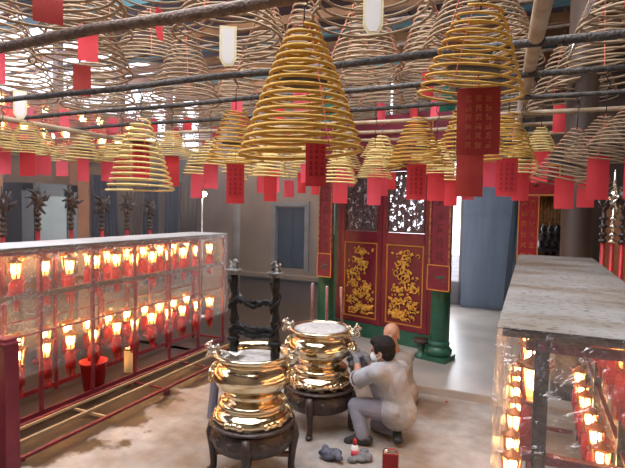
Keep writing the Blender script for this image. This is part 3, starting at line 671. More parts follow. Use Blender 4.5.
    if hair:
        mb = MB(); mb.ell(hp(-.020, 0, .045), (.100, .087, .092), HR, 18, 12); mb.ell(hp(-.050, 0, -.005), (.064, .078, .085), HR, 14, 10); mb.ell(hp(.055, 0, .085), (.045, .062, .04), HR, 12, 8)
        for q in (-1, 1): mb.ell(hp(.012, q*.072, .03), (.035, .014, .05), HR, 10, 8)
        mb.blend('hair', M['hair'], .006, 2, t)
    if mask:
        mb = MB(); mb.ell(hp(.056, 0, -.055), (.062, .058, .055), HR, 14, 10); o = mb.blend('face_mask', M['mask'], .006, 2, t)
        for q in (-1, 1):
            mb = MB(); mb.tube([hp(.06, q*.057, -.03), hp(.02, q*.078, -.012), hp(-.02, q*.084, .0)], .003, 6); mb.tube([hp(.06, q*.055, -.08), hp(.02, q*.074, -.045), hp(-.02, q*.084, -.02)], .003, 6); mb.build('mask_loop', M['mask'], t)
    return t
J = dict(head=deep(382.5, 350.5, 4.22), neck=deep(386, 363, 4.24), chest=deep(390, 379, 4.24), waist=deep(394, 394, 4.25), pelvis=deep(397, 408, 4.27),
         lsh=deep(376, 372, 4.08), rsh=deep(400, 369, 4.36), lel=deep(359, 379, 4.26), lwr=deep(356.5, 358, 4.36), lhand=deep(352, 350, 4.42), lpalm=Vector((-.9, .4, -.1)),
         rel=deep(378, 374, 4.52), rwr=deep(364, 358, 4.52), rhand=deep(356, 350, 4.54), rpalm=Vector((-.9, .3, -.3)),
         lhip=deep(390, 410, 4.19), rhip=deep(402, 410, 4.35), lkn=deep(356, 406, 4.30), lan=deep(363, 437, 4.20), ltoe=deep(349, 441, 4.25),
         rkn=deep(378, 424, 4.48), ran=deep(397, 431, 4.26), rtoe=deep(398, 440, 4.17))
fl = -CR*.85+CD*.5; fl.z = -.05
person('crouching person in a grey shirt and white face mask, polishing the brass burner', J, fl, True, True, M['shirt'], 'people polishing the burners')
J2 = dict(head=deep(391.5, 335.5, 5.0), neck=deep(396, 353, 5.05), chest=deep(398, 364, 5.08), waist=deep(400, 378, 5.1), pelvis=deep(402, 390, 5.12),
          lsh=deep(387, 360, 4.98), rsh=deep(407, 357, 5.2), lel=deep(374, 372, 5.0), lwr=deep(364, 360, 4.86), lhand=deep(357, 357, 4.8), lpalm=Vector((-.9, -.2, -.2)),
          rel=deep(385, 364, 5.3), rwr=deep(368, 356, 5.1), rhand=deep(361, 353, 5.02), rpalm=Vector((-.8, -.4, -.2)),
          lhip=deep(396, 392, 5.05), rhip=deep(407, 391, 5.2), lkn=deep(372, 376, 5.08), lan=deep(381, 402, 5.03), ltoe=deep(371, 405, 5.06),
          rkn=deep(382, 374, 5.32), ran=deep(392, 396, 5.2), rtoe=deep(383, 398, 5.28))
fl2 = -CR*.62-CD*.8; fl2.z = -.15
person('bald person in a beige shirt crouching behind the masked person', J2, fl2, False, False, M['shirt_b'], 'people polishing the burners')
# rag on the burner handle in the glove
rnd = random.Random(3); mb = MB(); c = deep(356, 357, 4.45)
for k in range(16): mb.ell(c+Vector((rnd.gauss(0, .03), rnd.gauss(0, .03), -.02+rnd.gauss(0, .05))), (rnd.uniform(.02, .045), rnd.uniform(.02, .04), rnd.uniform(.03, .055)), Matrix.Rotation(rnd.uniform(0, 3), 3, 'X'))
tag(mb.blend('polishing_cloth', M['cloth'], .008, 1), 'grey polishing cloth pressed to the burner by gloved hands', 'cloth')

# ------------------------------------------------------------------ things on the floor
mb = MB(); c = atZ(334, 458, 0); rnd = random.Random(9)
for k in range(14):
    u = k/13; mb.ell((c.x+rnd.uniform(-.075, .075), c.y+rnd.uniform(-.06, .06), .022+rnd.uniform(0, .05)), (.05, .028, .024), Matrix.Rotation(-.5+rnd.uniform(-.5, .5), 3, 'Z'))
tag(mb.blend('folded_bag', M['bluecloth'], .008, 2), 'crumpled dark blue cloth bag on the floor below the burner stand', 'bag')
p = atZ(354.5, 459, 0); t = thing('bottle', (p.x, p.y, 0), 'small white bottle with a red cap by the dark blue bag', 'bottle')
mb = MB(); mb.lathe([(.0, 0), (.027, 0), (.029, .01), (.029, .095), (.024, .11), (.013, .12), (.0, .12)], 20); mb.build('bottle_body', M['white'], t)
mb = MB(); mb.lathe([(.016, .115), (.016, .15), (.01, .165), (.0, .166)], 16); mb.build('cap', M['plastic_red'], t)
mb = MB(); mb.lathe([(.0296, .03), (.0296, .08)], 20); mb.build('label_band', M['tagpink'], t)
mb = MB(); c = atZ(362, 461.5, 0)
for k in range(9): mb.ell((c.x+rnd.gauss(0, .035), c.y+rnd.gauss(0, .03), .02+rnd.uniform(0, .02)), (.04, .035, .022))
tag(mb.blend('scouring_pad', M['cloth'], .006, 1), 'lump of grey scouring rag between the bottle and the red tin', 'rag')
for k, (px, py) in enumerate(((369, 467), (376, 468))):
    p = atZ(px, py, 0); mb = MB(); mb.lathe([(.0, 0), (.024, 0), (.03, .06), (.032, .065), (.026, .06), (.02, .008), (.0, .007)], 18)
    tag(mb.build('small_cup', M['mask'] if k == 0 else M['bluestool']), ('small white cup beside the grey scouring rag', 'small blue cup next to the maroon tin')[k], 'cup', 'small cups on the floor')
p = atZ(390, 471, 0); t = thing('polish_tin', (p.x, p.y, 0), 'square maroon tin with a handle on top, on the floor behind the crouching person', 'tin', rz=.3)
mb = MB(); mb.box((0, 0, .075), (.12, .08, .15)); bevel(mb.build('tin_body', M['tin'], t), .008)
mb = MB(); mb.box((0, 0, .152), (.10, .06, .006)); mb.lathe([(.018, .15), (.018, .17), (.0, .171)], 14, c=(-.03, 0, 0)); mb.build('lid', M['silver'], t)
mb = MB(); mb.tube([(-.02, 0, .153), (-.01, 0, .175), (.03, 0, .175), (.045, 0, .153)], .005, 6); mb.build('handle', M['plastic_red'], t)
mb = MB(); p = atZ(446.5, 402, 0); mb.ell((p.x, p.y, .006), (.016, .014, .007)); tag(mb.build('red_scrap', M['plastic_red']), 'tiny red scrap on the floor below the step', 'scrap')

# ------------------------------------------------------------------ hanging incense
POLES = [2.04, 3.1, 3.8, 4.55, 5.25, 5.95, 6.65]; PZ = 2.95; UPZ = 3.95
pole_lab = ['thick rusty hanging pole nearest the viewer', 'dark hanging pole, second from the viewer', 'grey hanging pole, third from the viewer', 'thin grey hanging pole, fourth from the viewer', 'pale hanging pole, fifth from the viewer', 'pale hanging pole, sixth from the viewer', 'pale hanging pole farthest from the viewer']
for i, y in enumerate(POLES):
    mb = MB(); r = (.030, .024, .021, .020, .022, .022, .022)[i]
    mb.tube([(-9+11.8*k/40, y+.006*math.sin(k*1.3), PZ+.006*math.sin(k*.9)) for k in range(41)], [r*(1+.06*math.sin(k*2.3)) for k in range(41)], 10)
    tag(mb.build('hanging_pole', M[('polewood', 'polegrey', 'polegrey', 'polegrey', 'polepale', 'polepale', 'polepale')[i]]), pole_lab[i], 'pole', 'lower hanging poles')
for x, r, m, lab in ((-5.16, .03, 'polepale', 'pale lengthwise beam over the long lantern rack')  ,):
    mb = MB(); mb.tube([(x, -1.9, PZ-.06), (x, 7.2, PZ-.06)], r, 12); tag(mb.build('lengthwise_beam', M[m]), lab, 'beam', 'lengthwise beams')
a = deep(544, 0, 2.25); b = deep(514, 143, 8.6); mb = MB(); mb.tube([a+(a-b)*.15, b], .043, 14); tag(mb.build('slanting_beam', M['polepale']), 'thick bare wood beam slanting away over the nearest rack', 'beam')
a = deep(592, 0, 2.6); b = deep(561, 78, 6.0); mb = MB(); mb.tube([a+(a-b)*.15, b], .016, 10); tag(mb.build('steel_rod', M['steel']), 'shiny steel rod slanting between the coils and the bare wood beam', 'rod')
UP = [1.9, 2.7, 3.5, 4.3, 5.1, 5.9, 6.7, 7.5, 8.3]
for i, y in enumerate(UP):
    mb = MB(); mb.tube([(-9, y, UPZ), (2.8, y, UPZ)], .024, 8); tag(mb.build('upper_pole', M['polewood']), 'upper pole carrying the high incense coils under the roof', 'pole', 'upper hanging poles')

def spiral_mesh(name, turns, m, r=.0125, ofs=.2, seed=0, pw=.9):
    """unit coil: base radius .5, height 1, hanging from z=0"""
    rnd = random.Random(seed); pts = []; n = int(turns*22)
    for i in range(n+1):
        t = i/n; a = 2*PI*turns*t; R = .5*(ofs+(1-ofs)*t**pw); sag = .010*math.sin(a+seed)+.006*math.sin(2*a+turns)
        pts.append((R*math.cos(a), R*math.sin(a), -t*.985+sag))
    mb = MB(); k = len(pts); V = [Vector(p) for p in pts]
    mb.tube(V, r, 6); return mb.mesh(name, M[m])
def thread_mesh(name, turns, ofs, pw=.9):
    mb = MB()
    for k in range(3):
        a = 2*PI*k/3+.4
        mb.tube([(0, 0, .05)]+[(.5*(ofs+(1-ofs)*(j/8)**pw)*math.cos(a)*1.03, .5*(ofs+(1-ofs)*(j/8)**pw)*math.sin(a)*1.03, -j/8*.985) for j in range(9)], .004, 4)
    return mb.mesh(name, M['thread'])
SP = {}
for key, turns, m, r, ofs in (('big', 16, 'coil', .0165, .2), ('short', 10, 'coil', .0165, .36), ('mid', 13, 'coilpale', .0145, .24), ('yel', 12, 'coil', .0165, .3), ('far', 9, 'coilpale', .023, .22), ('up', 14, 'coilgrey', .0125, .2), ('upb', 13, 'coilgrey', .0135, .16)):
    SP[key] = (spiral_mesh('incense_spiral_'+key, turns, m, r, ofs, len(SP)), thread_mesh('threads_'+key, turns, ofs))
mb = MB(); mb.lathe([(.0, 0), (.36, 0), (.37, .02), (.35, .025), (.0, .02)], 24); PLATE = mb.mesh('ash_plate', M['plate'])
def tag_mesh(m, w=.15, h=.28, seed=0):
    mb = MB(); vs = []; fs = []
    for i in range(5):
        for j in range(7):
            x = -w/2+w*i/4; z = -h*j/6; y = .008*math.sin(j*.7+seed)+.006*math.cos(i*1.1+seed); vs.append((x, y, z))
    for i in range(4):
        for j in range(6): fs.append((i*7+j, i*7+j+1, (i+1)*7+j+1, (i+1)*7+j))
    mb.add(vs, fs, True); b = [(x, y+.0015, z) for x, y, z in vs]; mb.add(b, [f[::-1] for f in fs], True); return mb.mesh('prayer_tag', m)
def slip_mesh():
    mb = MB(); o = [(-.06, 0), (.06, 0), (.06, -.23), (.03, -.28), (-.03, -.28), (-.06, -.23)]; n = len(o)
    for m_, q, y in ((1, 1.0, .0), (0, .74, -.003)):
        mb.m = m_; v = [(x*q, y, -.14+(z+.14)*(.5+.5*q)) for x, z in o]; b = [(x, -y+.002, z) for x, _, z in v]; mb.add(v+b, [tuple(range(n)), tuple(range(2*n-1, n-1, -1))]+[(i, (i+1) % n+0, n+(i+1) % n, n+i) for i in range(n)])
    return mb.mesh('prayer_tag', [M['white'], M['cream']])
TAGS = {k: [tag_mesh(M[m], w, h, s) for s, (w, h) in enumerate(((.145, .27), (.13, .29), (.155, .25)))] for k, m in (('red', 'tag'), ('pink', 'tagpink'), ('dark', 'tagdark'), ('white', 'white'))}
def print_mesh(m, seed):
    rnd = random.Random(seed); mb = MB()
    for c_ in range(3):
        for r_ in range(6): glyph(mb, (-.036+.036*c_, -.018, -.045-.034*r_), .024, (1, 0, 0), (0, 0, 1), (0, -1, 0), rnd, .14)
    return mb.mesh('printed_characters', m)
TAGS['white'] = [slip_mesh()]*3
PR = {'red': print_mesh(M['tagink'], 1), 'dark': print_mesh(M['goldink'], 2)}
def child(name, me, parent, loc=(0, 0, 0), scale=(1, 1, 1), rz=0):
    o = bpy.data.objects.new(name, me); C.objects.link(o); o.parent = parent; o.location = loc; o.scale = scale; o.rotation_euler = (0, 0, rz); return o
PLACED = []
def clash(x, y, zt, zb, r, k=.8):
    worst = 0
    for X, Y_, a, b, R in PLACED:
        q = k*(r+R)-math.hypot(x-X, y-Y_)
        if q > 0 and min(zt, a) > max(zb, b): worst = max(worst, q*(min(zt, a)-max(zb, b)))
    return worst
def coil(top, h, d, kind, label, group, pole_z, tagk='red', tagdrop=0.0, tagrz=0.0, tilt=(0, 0), plate=.62, printed=False, tagscale=1.0, tagx=0.0):
    top = Vector(top); PLACED.append((top.x, top.y, top.z, top.z-h-.1, d/2)); t = thing('incense_coil', top, label, 'incense coil', group); t.rotation_euler = (tilt[0], tilt[1], 0)
    rz = random.uniform(0, 6.28); sp, th = SP[kind]
    child('incense_spiral', sp, t, (0, 0, 0), (d, d, h), rz); child('support_thread', th, t, (0, 0, 0), (d, d, h), rz)
    if plate:
        rr = d*(.26+.74*plate)*.92; child('ash_plate', PLATE, t, (0, 0, -h*plate), (rr, rr, .35))
    g = max(.06, pole_z-top.z+.02); mb = MB()
    mb.tube([(0, 0, 0), (0, 0, g*.55)], .0035, 5)
    if g > .12:
        s = min(.05, g*.2); zc = g*.55
        mb.tube([(0, 0, zc), (.018, 0, zc+s*.35), (.0, 0, zc+s), (-.018, 0, zc+s*1.6), (0, 0, zc+s*2.1), (0, 0, g)], .004, 5)
    else: mb.tube([(0, 0, g*.5), (0, 0, g)], .004, 5)
    hk = mb.build('wire_hook', M['wire'], t); hk.rotation_euler = (-tilt[0], -tilt[1], .4)
    if tagk:
        me = TAGS[tagk][random.randrange(3)]; z = -h*.92+.02-tagdrop
        face = math.atan2(top.x, -top.y)*0+math.atan2(top.y, top.x)-PI/2
        tg = child('prayer_tag', me, t, (tagx, 0, z), (tagscale,)*3, face+tagrz); tg.rotation_euler = (-tilt[0], -tilt[1], face+tagrz)
        mb = MB(); mb.tube([(tagx, 0, z), (tagx*.3, 0, -h*.5)], .0022, 4); mb.build('tag_string', M['thread'], t)
        if printed and tagk in PR: child('printed_characters', PR[tagk], tg)
    return t
def coil_px(cx, ty, by, w, Y, kind, label, group='lower incense coils', pole_z=PZ, **k):
    T = atY(cx, ty, Y); B = atY(cx, by, Y); Z = depth(T); return coil(T, max(.12, T.z-B.z), w*Z/F, kind, label, group, pole_z, **k)
# lower layer, each one as it hangs
coil_px(304, 28, 158, 126, 2.04, 'big', 'largest yellow incense coil, hooked to the thick rusty pole', printed=True, tagdrop=-.015, plate=.42, tagrz=.2, tagscale=.72, tagx=.07)
coil_px(481, 10, 98, 106, 2.04, 'short', 'burnt-down deep yellow coil with the big dark red tag', tagk='dark', printed=True, tilt=(.06, .10), tagdrop=-.0, plate=.66, tagrz=.05, tagscale=1.05, tagx=.03)
coil_px(141, 121, 193, 67, 3.1, 'mid', 'straw yellow coil above the long rack with a red tag inside it', tagdrop=-.34, plate=.30, printed=True)
coil_px(236, 110, 164, 58, 3.1, 'yel', 'yellow coil partly behind the largest coil, near the lamp pole', printed=True, tagdrop=.05, tagx=.0)
coil_px(418, 119, 167, 58, 3.8, 'yel', 'yellow coil over the daylit door screen with two red tags below', printed=True, tagdrop=.03)
coil_px(472, 100, 152, 66, 3.1, 'yel', 'yellow coil hidden behind the big dark red tag', tagk='dark', tagdrop=.06)
coil_px(509, 114, 162, 54, 3.8, 'yel', 'yellow coil between the big dark red tag and the bare wood beam', tagdrop=.02, printed=True)
coil_px(172, 131, 158, 42, 3.8, 'mid', 'small yellow coil just beyond the straw coil with the tag inside', tagdrop=.02)
coil_px(27, 122, 155, 46, 3.6, 'mid', 'pale coil under the lengthwise beam with a broad red tag', tagdrop=.0)
coil_px(43, 131, 157, 34, 4.0, 'far', 'small pale coil overlapped by the one with a broad red tag', tagk='pink', tagdrop=.0)
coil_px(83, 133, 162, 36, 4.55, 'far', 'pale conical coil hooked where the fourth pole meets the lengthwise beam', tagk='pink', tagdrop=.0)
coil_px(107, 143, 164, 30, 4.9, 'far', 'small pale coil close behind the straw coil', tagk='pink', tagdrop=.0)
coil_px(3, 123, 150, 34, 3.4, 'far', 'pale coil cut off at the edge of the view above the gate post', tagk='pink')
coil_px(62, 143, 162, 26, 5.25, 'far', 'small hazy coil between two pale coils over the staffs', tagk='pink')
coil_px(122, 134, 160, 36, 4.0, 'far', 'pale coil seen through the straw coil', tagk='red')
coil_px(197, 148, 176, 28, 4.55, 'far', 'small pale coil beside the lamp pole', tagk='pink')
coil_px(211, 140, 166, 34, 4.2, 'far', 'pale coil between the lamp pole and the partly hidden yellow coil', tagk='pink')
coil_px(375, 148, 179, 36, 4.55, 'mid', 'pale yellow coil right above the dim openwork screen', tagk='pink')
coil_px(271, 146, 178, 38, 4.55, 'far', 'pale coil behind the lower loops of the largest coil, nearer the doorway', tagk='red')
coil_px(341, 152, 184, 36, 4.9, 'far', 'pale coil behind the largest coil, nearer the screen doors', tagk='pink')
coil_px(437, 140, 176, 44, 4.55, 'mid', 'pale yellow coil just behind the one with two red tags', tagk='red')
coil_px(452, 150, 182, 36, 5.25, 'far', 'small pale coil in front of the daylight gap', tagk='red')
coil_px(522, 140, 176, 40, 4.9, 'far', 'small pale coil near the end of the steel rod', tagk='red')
coil_px(606, 116, 163, 66, 3.8, 'upb', 'tan coil hanging over the red altar staffs, deep red tag', tagk='red', tilt=(0, .12), tagdrop=.0)
coil_px(648, 96, 152, 96, 3.1, 'upb', 'big tan coil cut off at the edge of the view above the staffs', tagk='red', tilt=(0, .10))
coil_px(577, 130, 186, 62, 4.55, 'upb', 'tan coil over the red altar canopy', tagk='red', tilt=(0, .2), tagdrop=-.02)
coil_px(588, 140, 184, 44, 5.25, 'upb', 'small tan coil behind the tan coil over the canopy', tagk='red')
# far lower rows
rnd = random.Random(21)
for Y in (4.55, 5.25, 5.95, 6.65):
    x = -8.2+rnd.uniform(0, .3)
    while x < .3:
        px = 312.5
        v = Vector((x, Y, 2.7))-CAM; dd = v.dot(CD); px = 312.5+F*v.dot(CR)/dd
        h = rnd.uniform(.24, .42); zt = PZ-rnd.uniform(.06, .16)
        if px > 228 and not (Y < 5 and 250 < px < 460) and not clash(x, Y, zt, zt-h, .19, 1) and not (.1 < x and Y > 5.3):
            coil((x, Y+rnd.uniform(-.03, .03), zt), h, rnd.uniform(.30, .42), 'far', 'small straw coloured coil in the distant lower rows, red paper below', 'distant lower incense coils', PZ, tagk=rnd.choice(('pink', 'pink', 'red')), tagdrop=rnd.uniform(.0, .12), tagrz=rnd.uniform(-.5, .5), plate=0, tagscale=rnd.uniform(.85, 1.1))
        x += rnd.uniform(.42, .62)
# upper layer, near coils
def up_px(cx, cy, w, label, zb=3.15, h=.7, kind='up', tagk=None, **k):
    best = None
    for dz in (0, .06, -.06, .12, .2, .28, .36):
        B = atZ(cx, cy, zb+dz); Z = depth(B); q = clash(B.x, B.y, zb+dz+h, zb+dz, w*Z/F/2)
        if best is None or q < best[0]-1e-4: best = (q, zb+dz)
    zb = best[1]; B = atZ(cx, cy, zb); Z = depth(B); T = Vector((B.x, B.y, zb+h)); return coil(T, h, w*Z/F, kind, label, 'upper incense coils', max(UPZ, zb+h+.06), tagk=tagk, plate=0, **k)
up_px(373, 20, 122, 'wide aged coil straight above the yellow coil row, white tag inside', tagk='white', zb=3.12, tagdrop=-.12)
up_px(228, 44, 112, 'aged coil with a white tag beside the largest coil', tagk='white', zb=3.15, tagdrop=-.05)
up_px(365, 72, 78, 'aged coil behind the dark second pole, over the screen doors', zb=3.2, h=.66)
up_px(477, 48, 106, 'aged coil directly behind the burnt-down deep yellow coil', zb=3.15, h=.62)
up_px(640, 28, 116, 'aged coil at the edge of the view past the steel rod', zb=3.1)
up_px(600, 88, 100, 'tall aged coil behind the shiny steel rod', zb=3.15, h=.8, kind='upb')
up_px(82, 74, 98, 'hazy coil under the thick pole with a dark red tag', zb=3.15, tagk='dark', kind='upb')  # darker paper stands in for the tag hanging against the light
up_px(-6, 57, 76, 'hazy coil cut by the edge of the view, haze-paled red tag', zb=3.1, tagk='pink')
up_px(48, 10, 150, 'wide coil nearest overhead with a deep red tag', zb=3.1, tagk='dark', tagdrop=-.1)  # tag's backlit darkness put into its paper colour
up_px(88, 36, 88, 'hazy coil crossed by the thick rusty pole', zb=3.3, tagk='red')
up_px(160, 18, 110, 'coil high above the straw coil, narrow red tag', zb=3.3, tagk='red', tagrz=1.2)
up_px(100, 108, 72, 'pale hazy coil behind the third pole over the long rack', zb=3.1, h=.8, kind='upb')
up_px(185, 104, 70, 'pale coil behind the third pole next to the straw coil', zb=3.1, h=.75)
up_px(150, 70, 80, 'hazy coil between the first and second poles', zb=3.3)
up_px(268, 84, 66, 'aged coil peeping out behind the largest coil', zb=3.1, h=.7)
up_px(303, 88, 62, 'aged coil hidden behind the largest coil, haze-paled red tag showing through its loops', zb=2.9, h=.7, tagk='pink', tagdrop=-.03)
up_px(425, 82, 62, 'aged coil between the second and third poles, beside the dark red tag', zb=3.15)
up_px(560, 112, 66, 'aged coil behind the lower end of the steel rod', zb=3.0, h=.7, kind='upb', tagk='red')
up_px(20, 98, 70, 'hazy coil over the edge of the lengthwise beam', zb=3.05, tagk='white')
for Y in UP[4:]:
    x = -8.4+rnd.uniform(0, .4)
    while x < 1.6:
        d = rnd.uniform(.46, .6); h = rnd.uniform(.5, .72)
        if not clash(x, Y, UPZ-.06, UPZ-.06-h, d/2, 1) and not (x > -.1 and (Y > 7.2 or 5.2 < Y < 6.4)) and not (x < -7.5): coil((x, Y, UPZ-.06), h, d, rnd.choice(('up', 'upb')), 'aged coil in the crowded high rows under the roof', 'distant upper incense coils', UPZ, tagk=rnd.choice((None, None, 'pink', 'red')), tagrz=rnd.uniform(-.8, .8), plate=0, tagscale=.9)
        x += rnd.uniform(.62, .85)

# ------------------------------------------------------------------ altar side beyond the long rack
XW = -7.2
def wallbox(name, px0, px1, py0, py1, X, dx, m, label, cat, bottom=None):
    a = atX(px0, (py0+py1)/2, X); b = atX(px1, (py0+py1)/2, X); z1 = atX((px0+px1)/2, py0, X).z; z0 = bottom if bottom is not None else atX((px0+px1)/2, py1, X).z
    return a.y, b.y, z0, z1
y0, y1, z0, z1 = wallbox('', 22, 78, 184, 240, XW, .4, '', '', '', 0)
t = thing('altar_cabinet', (XW-.25, (y0+y1)/2, 0), 'black altar cabinet with a pale glass front beyond the long rack', 'cabinet'); W = y1-y0
mb = MB(); mb.box((0, 0, z1/2), (.4, W, z1)); mb.build('cabinet_body', M['black'], t)
mb = MB()
for sy in (-1, 1): mb.box((.22, sy*(W/2-.1), z1/2), (.05, .2, z1))
mb.box((.22, 0, z1-.06), (.05, W, .12)); mb.build('door_frame', M['black'], t)
mb = MB(); mb.box((.215, .03, z1-.75), (.02, W-.45, 1.1)); mb.build('glass_pane', M['paleglass'], t)
for k, (pa_, pb_, m, lab) in enumerate(((78, 89, 'ochre', 'ochre post beside the black altar cabinet'), (-8, 3, 'ochre', 'ochre post at the edge of the view past the long rack'), (0, 20, 'plaster', ''))):
    if not lab: continue
    y0, y1, z0, z1 = wallbox('', pa_, pb_, 140, 240, XW, 0, '', '', '', 0); mb = MB(); mb.box((XW-.1, (y0+y1)/2, 1.7), (.2, y1-y0, 3.4)); tag(mb.build('ochre_post', M[m]), lab, 'post', 'ochre posts')
for k, (px0, px1, lean) in enumerate(((92, 104, 0), (108, 121, -.15), (124, 138, .2), (143, 158, 0), (163, 176, .1), (180, 198, 0))):
    y0, y1, z0, z1 = wallbox('', px0, px1, 180, 240, XW-.3, 0, '', '', '', 0); rz = .0
    mb = MB(); n = 14; vs = []; fs = []
    for i in range(n+1):
        for j in range(2):
            y = y0+(y1-y0)*i/n; vs.append((XW-.3+.05*math.sin(i*1.7), y+lean*(1 if j else 0), 2.55 if j else .3))
    for i in range(n): fs.append((i*2, i*2+1, i*2+3, i*2+2))
    mb.add(vs, fs, True); o = mb.build('hanging_drape', M['navy'] if k % 3 != 2 else M['pillar']); s_ = o.modifiers.new('t', 'SOLIDIFY'); s_.thickness = .02
    tag(o, ('dark altar drape next to the ochre post', 'dark altar drape, second from the ochre post', 'brown leaning altar drape, third from the ochre post', 'dark altar drape, fourth from the ochre post', 'dark altar drape, fifth from the ochre post', 'brown altar drape nearest the lamp pole')[k], 'drape', 'altar drapes')
def staff(loc, label, group, seed, shaft_m, head_m, h=2.1, big=1.0):
    rnd = random.Random(seed); t = thing('ritual_staff', loc, label, 'staff', group)
    mb = MB(); mb.tube([(0, 0, 0), (0, 0, h*.76)], .026*big, 8); mb.lathe([(.0, 0), (.09, 0), (.09, .03), (.03, .06)], 12)
    mb.build('lower_shaft', M[shaft_m], t)
    mb = MB(); mb.tube([(0, 0, h*.76), (0, 0, h*.89)], .02*big, 8)
    for z in (.765, .79, .82, .85): mb.ell((0, 0, h*z), (.045*big, .045*big, .03*big), n=10, m=6)
    mb.build('turned_neck', M[head_m], t)
    mb = MB(); zc = h*.925
    mb.ell((0, 0, zc), (.07*big, .05*big, .09*big))
    for k in range(9):
        a = 2*PI*k/9+rnd.uniform(-.2, .2); R = rnd.uniform(.13, .2)*big
        mb.tube([(0, 0, zc), (.02, R*.6*math.cos(a), zc+R*.6*math.sin(a)), (rnd.uniform(-.04, .04), R*math.cos(a+.25), zc+R*math.sin(a+.25))], [.03*big, .024*big, .010*big], 6)
    mb.tube([(0, 0, zc), (0, 0, h*1.03)], [.03*big, .012*big], 6); mb.build('carved_head', M[head_m], t); return t
for k, (px, Xs, hh) in enumerate(((38, -5.6, 2.12), (71, -5.6, 2.12), (102, -5.6, 2.08), (127, -5.6, 2.08), (150, -5.6, 2.05), (3, -5.6, 2.05))):
    p = atX(px, 240, Xs); staff((Xs, p.y, 0), ('dark carved staff in front of the pale cabinet glass', 'dark carved staff between cabinet and ochre post', 'dark carved staff just past the ochre post', 'dark carved staff, fourth along the long rack', 'dark carved staff nearest the lamp pole', 'dark carved staff at the edge of the view')[k], 'ritual staffs beyond the long rack', k, 'redcloth', 'darkwood', hh+.08)
p = atX(202, 240, -5.4); t = thing('lamp_pole', (p.x, p.y, 0), 'thin pale pole with a lit globe lamp beyond the long rack', 'lamp')
zt = atX(202, 194, -5.4).z
mb = MB(); mb.tube([(0, 0, 0), (0, 0, zt)], .012, 8); mb.lathe([(.0, 0), (.12, 0), (.12, .02), (.02, .04)], 14); mb.build('pole', M['steel'], t)
mb = MB(); mb.ell((.03, .02, zt), .045); mb.build('bulb', M['bulbcool'], t)
pc = atY(236, 240, 9.0); mb = MB(); mb.tube([(pc.x, 9.0, 0), (pc.x, 9.0, 3.6)], .085, 16); mb.lathe([(.16, 0), (.16, .08), (.09, .16)], 16, c=(pc.x, 9.0, 0)); tag(mb.build('stone_column', M['stone']), 'slim grey stone column beyond the end of the long rack', 'column')['kind'] = 'thing'
t = thing('wall_lamp', (-7.9, atX(50, 137, -7.9).y, atX(50, 137, -7.9).z), 'bright bare lamp glowing behind the pale coils', 'lamp')
mb = MB(); mb.ell((0, 0, 0), .075); mb.build('bulb', M['bulbcool'], t); mb = MB(); mb.tube([(0, 0, .06), (0, 0, .8)], .006, 6); mb.build('cord', M['wire'], t)
# red lantern row high on the altar side
for r_, (Xr, zr) in enumerate(((-8.3, 3.72), (-8.0, 3.30))):
    for k in range(9):
        y = 5.2+.42*k+.2*r_; o = copy_tree(proto); o.location = (Xr, y, zr+.03*math.sin(k*2.1)); o.scale = (1.7,)*3; o['label'] = 'red tasselled lantern in the hazy high row beyond the pale coils'; o['group'] = 'high lanterns on the altar side'
mb = MB(); mb.tube([(-8.3, 4.8, 4.0), (-8.3, 9.2, 4.0)], .02, 8); tag(mb.build('lantern_rail', M['red']), 'red rail carrying the higher row of hazy lanterns', 'rail')
mb = MB(); mb.tube([(-8.0, 4.8, 3.58), (-8.0, 9.4, 3.58)], .02, 8); tag(mb.build('lantern_rail', M['red']), 'red rail carrying the lower row of hazy lanterns', 'rail')
mb = MB(); vs = []; fs = []
for i in range(61):
    for j in range(2): vs.append((-8.6+.05*math.sin(i*1.1), 4.8+4.6*i/60, 3.0 if j == 0 else 4.0))
for i in range(60): fs.append((i*2, i*2+1, i*2+3, i*2+2))
mb.add(vs, fs, True); o = mb.build('red_valance', M['redcloth']); s_ = o.modifiers.new('t', 'SOLIDIFY'); s_.thickness = .01; tag(o, 'long red pleated valance behind the hazy lantern row', 'valance')

# ------------------------------------------------------------------ altar beyond the nearest rack
Y = 6.5
a = atY(523, 165, Y); b = atY(560, 196, Y); t = thing('altar_canopy', ((a.x+b.x)/2, Y, b.z), 'red gilt edged canopy box above the hanging red banner', 'canopy'); W = b.x-a.x; Hh = a.z-b.z
mb = MB(); mb.box((0, .15, Hh/2), (W, .3, Hh)); mb.build('canopy_box', M['redcloth'], t)
mb = MB()
for z in (.01, Hh-.01): mb.box((0, -.01, z), (W, .02, .02))
for sx in (-1, 1): mb.box((sx*(W/2-.01), -.01, Hh/2), (.02, .02, Hh))
mb.build('gilt_edge', M['goldline'], t)
mb = MB(); rnd = random.Random(8)
for k in range(14): mb.ell((rnd.gauss(0, W*.2), -.006, Hh/2+rnd.gauss(0, Hh*.16)), (.025, .012, .02), n=7, m=5)
mb.build('relief', M['brownwood'], t)
a = atY(519, 196, 6.4); b = atY(537, 262, 6.4); mb = MB(); W = b.x-a.x
t = thing('altar_banner', ((a.x+b.x)/2, 6.4, a.z), 'long narrow red banner with faint writing hanging below the canopy box', 'banner')
mb.box((0, 0, -.7), (W, .012, 1.4)); mb.build('banner_cloth', M['redcloth'], t)
mb = MB()
for c_ in range(2):
    for r_ in range(10): glyph(mb, (-W*.2+W*.4*c_, -.008, -.08-.125*r_), .07, (1, 0, 0), (0, 0, 1), (0, -1, 0), rnd, .12)
mb.build('banner_characters', M['goldink'], t)
mb = MB()
for sx in (-1, 1): mb.box((sx*W*.48, -.004, -.7), (W*.05, .014, 1.4))
mb.build('banner_edge', M['goldline'], t)
a = atY(537, 196, 6.7); b = atY(563, 225, 6.7); mb = MB(); n = 26; vs = []; fs = []
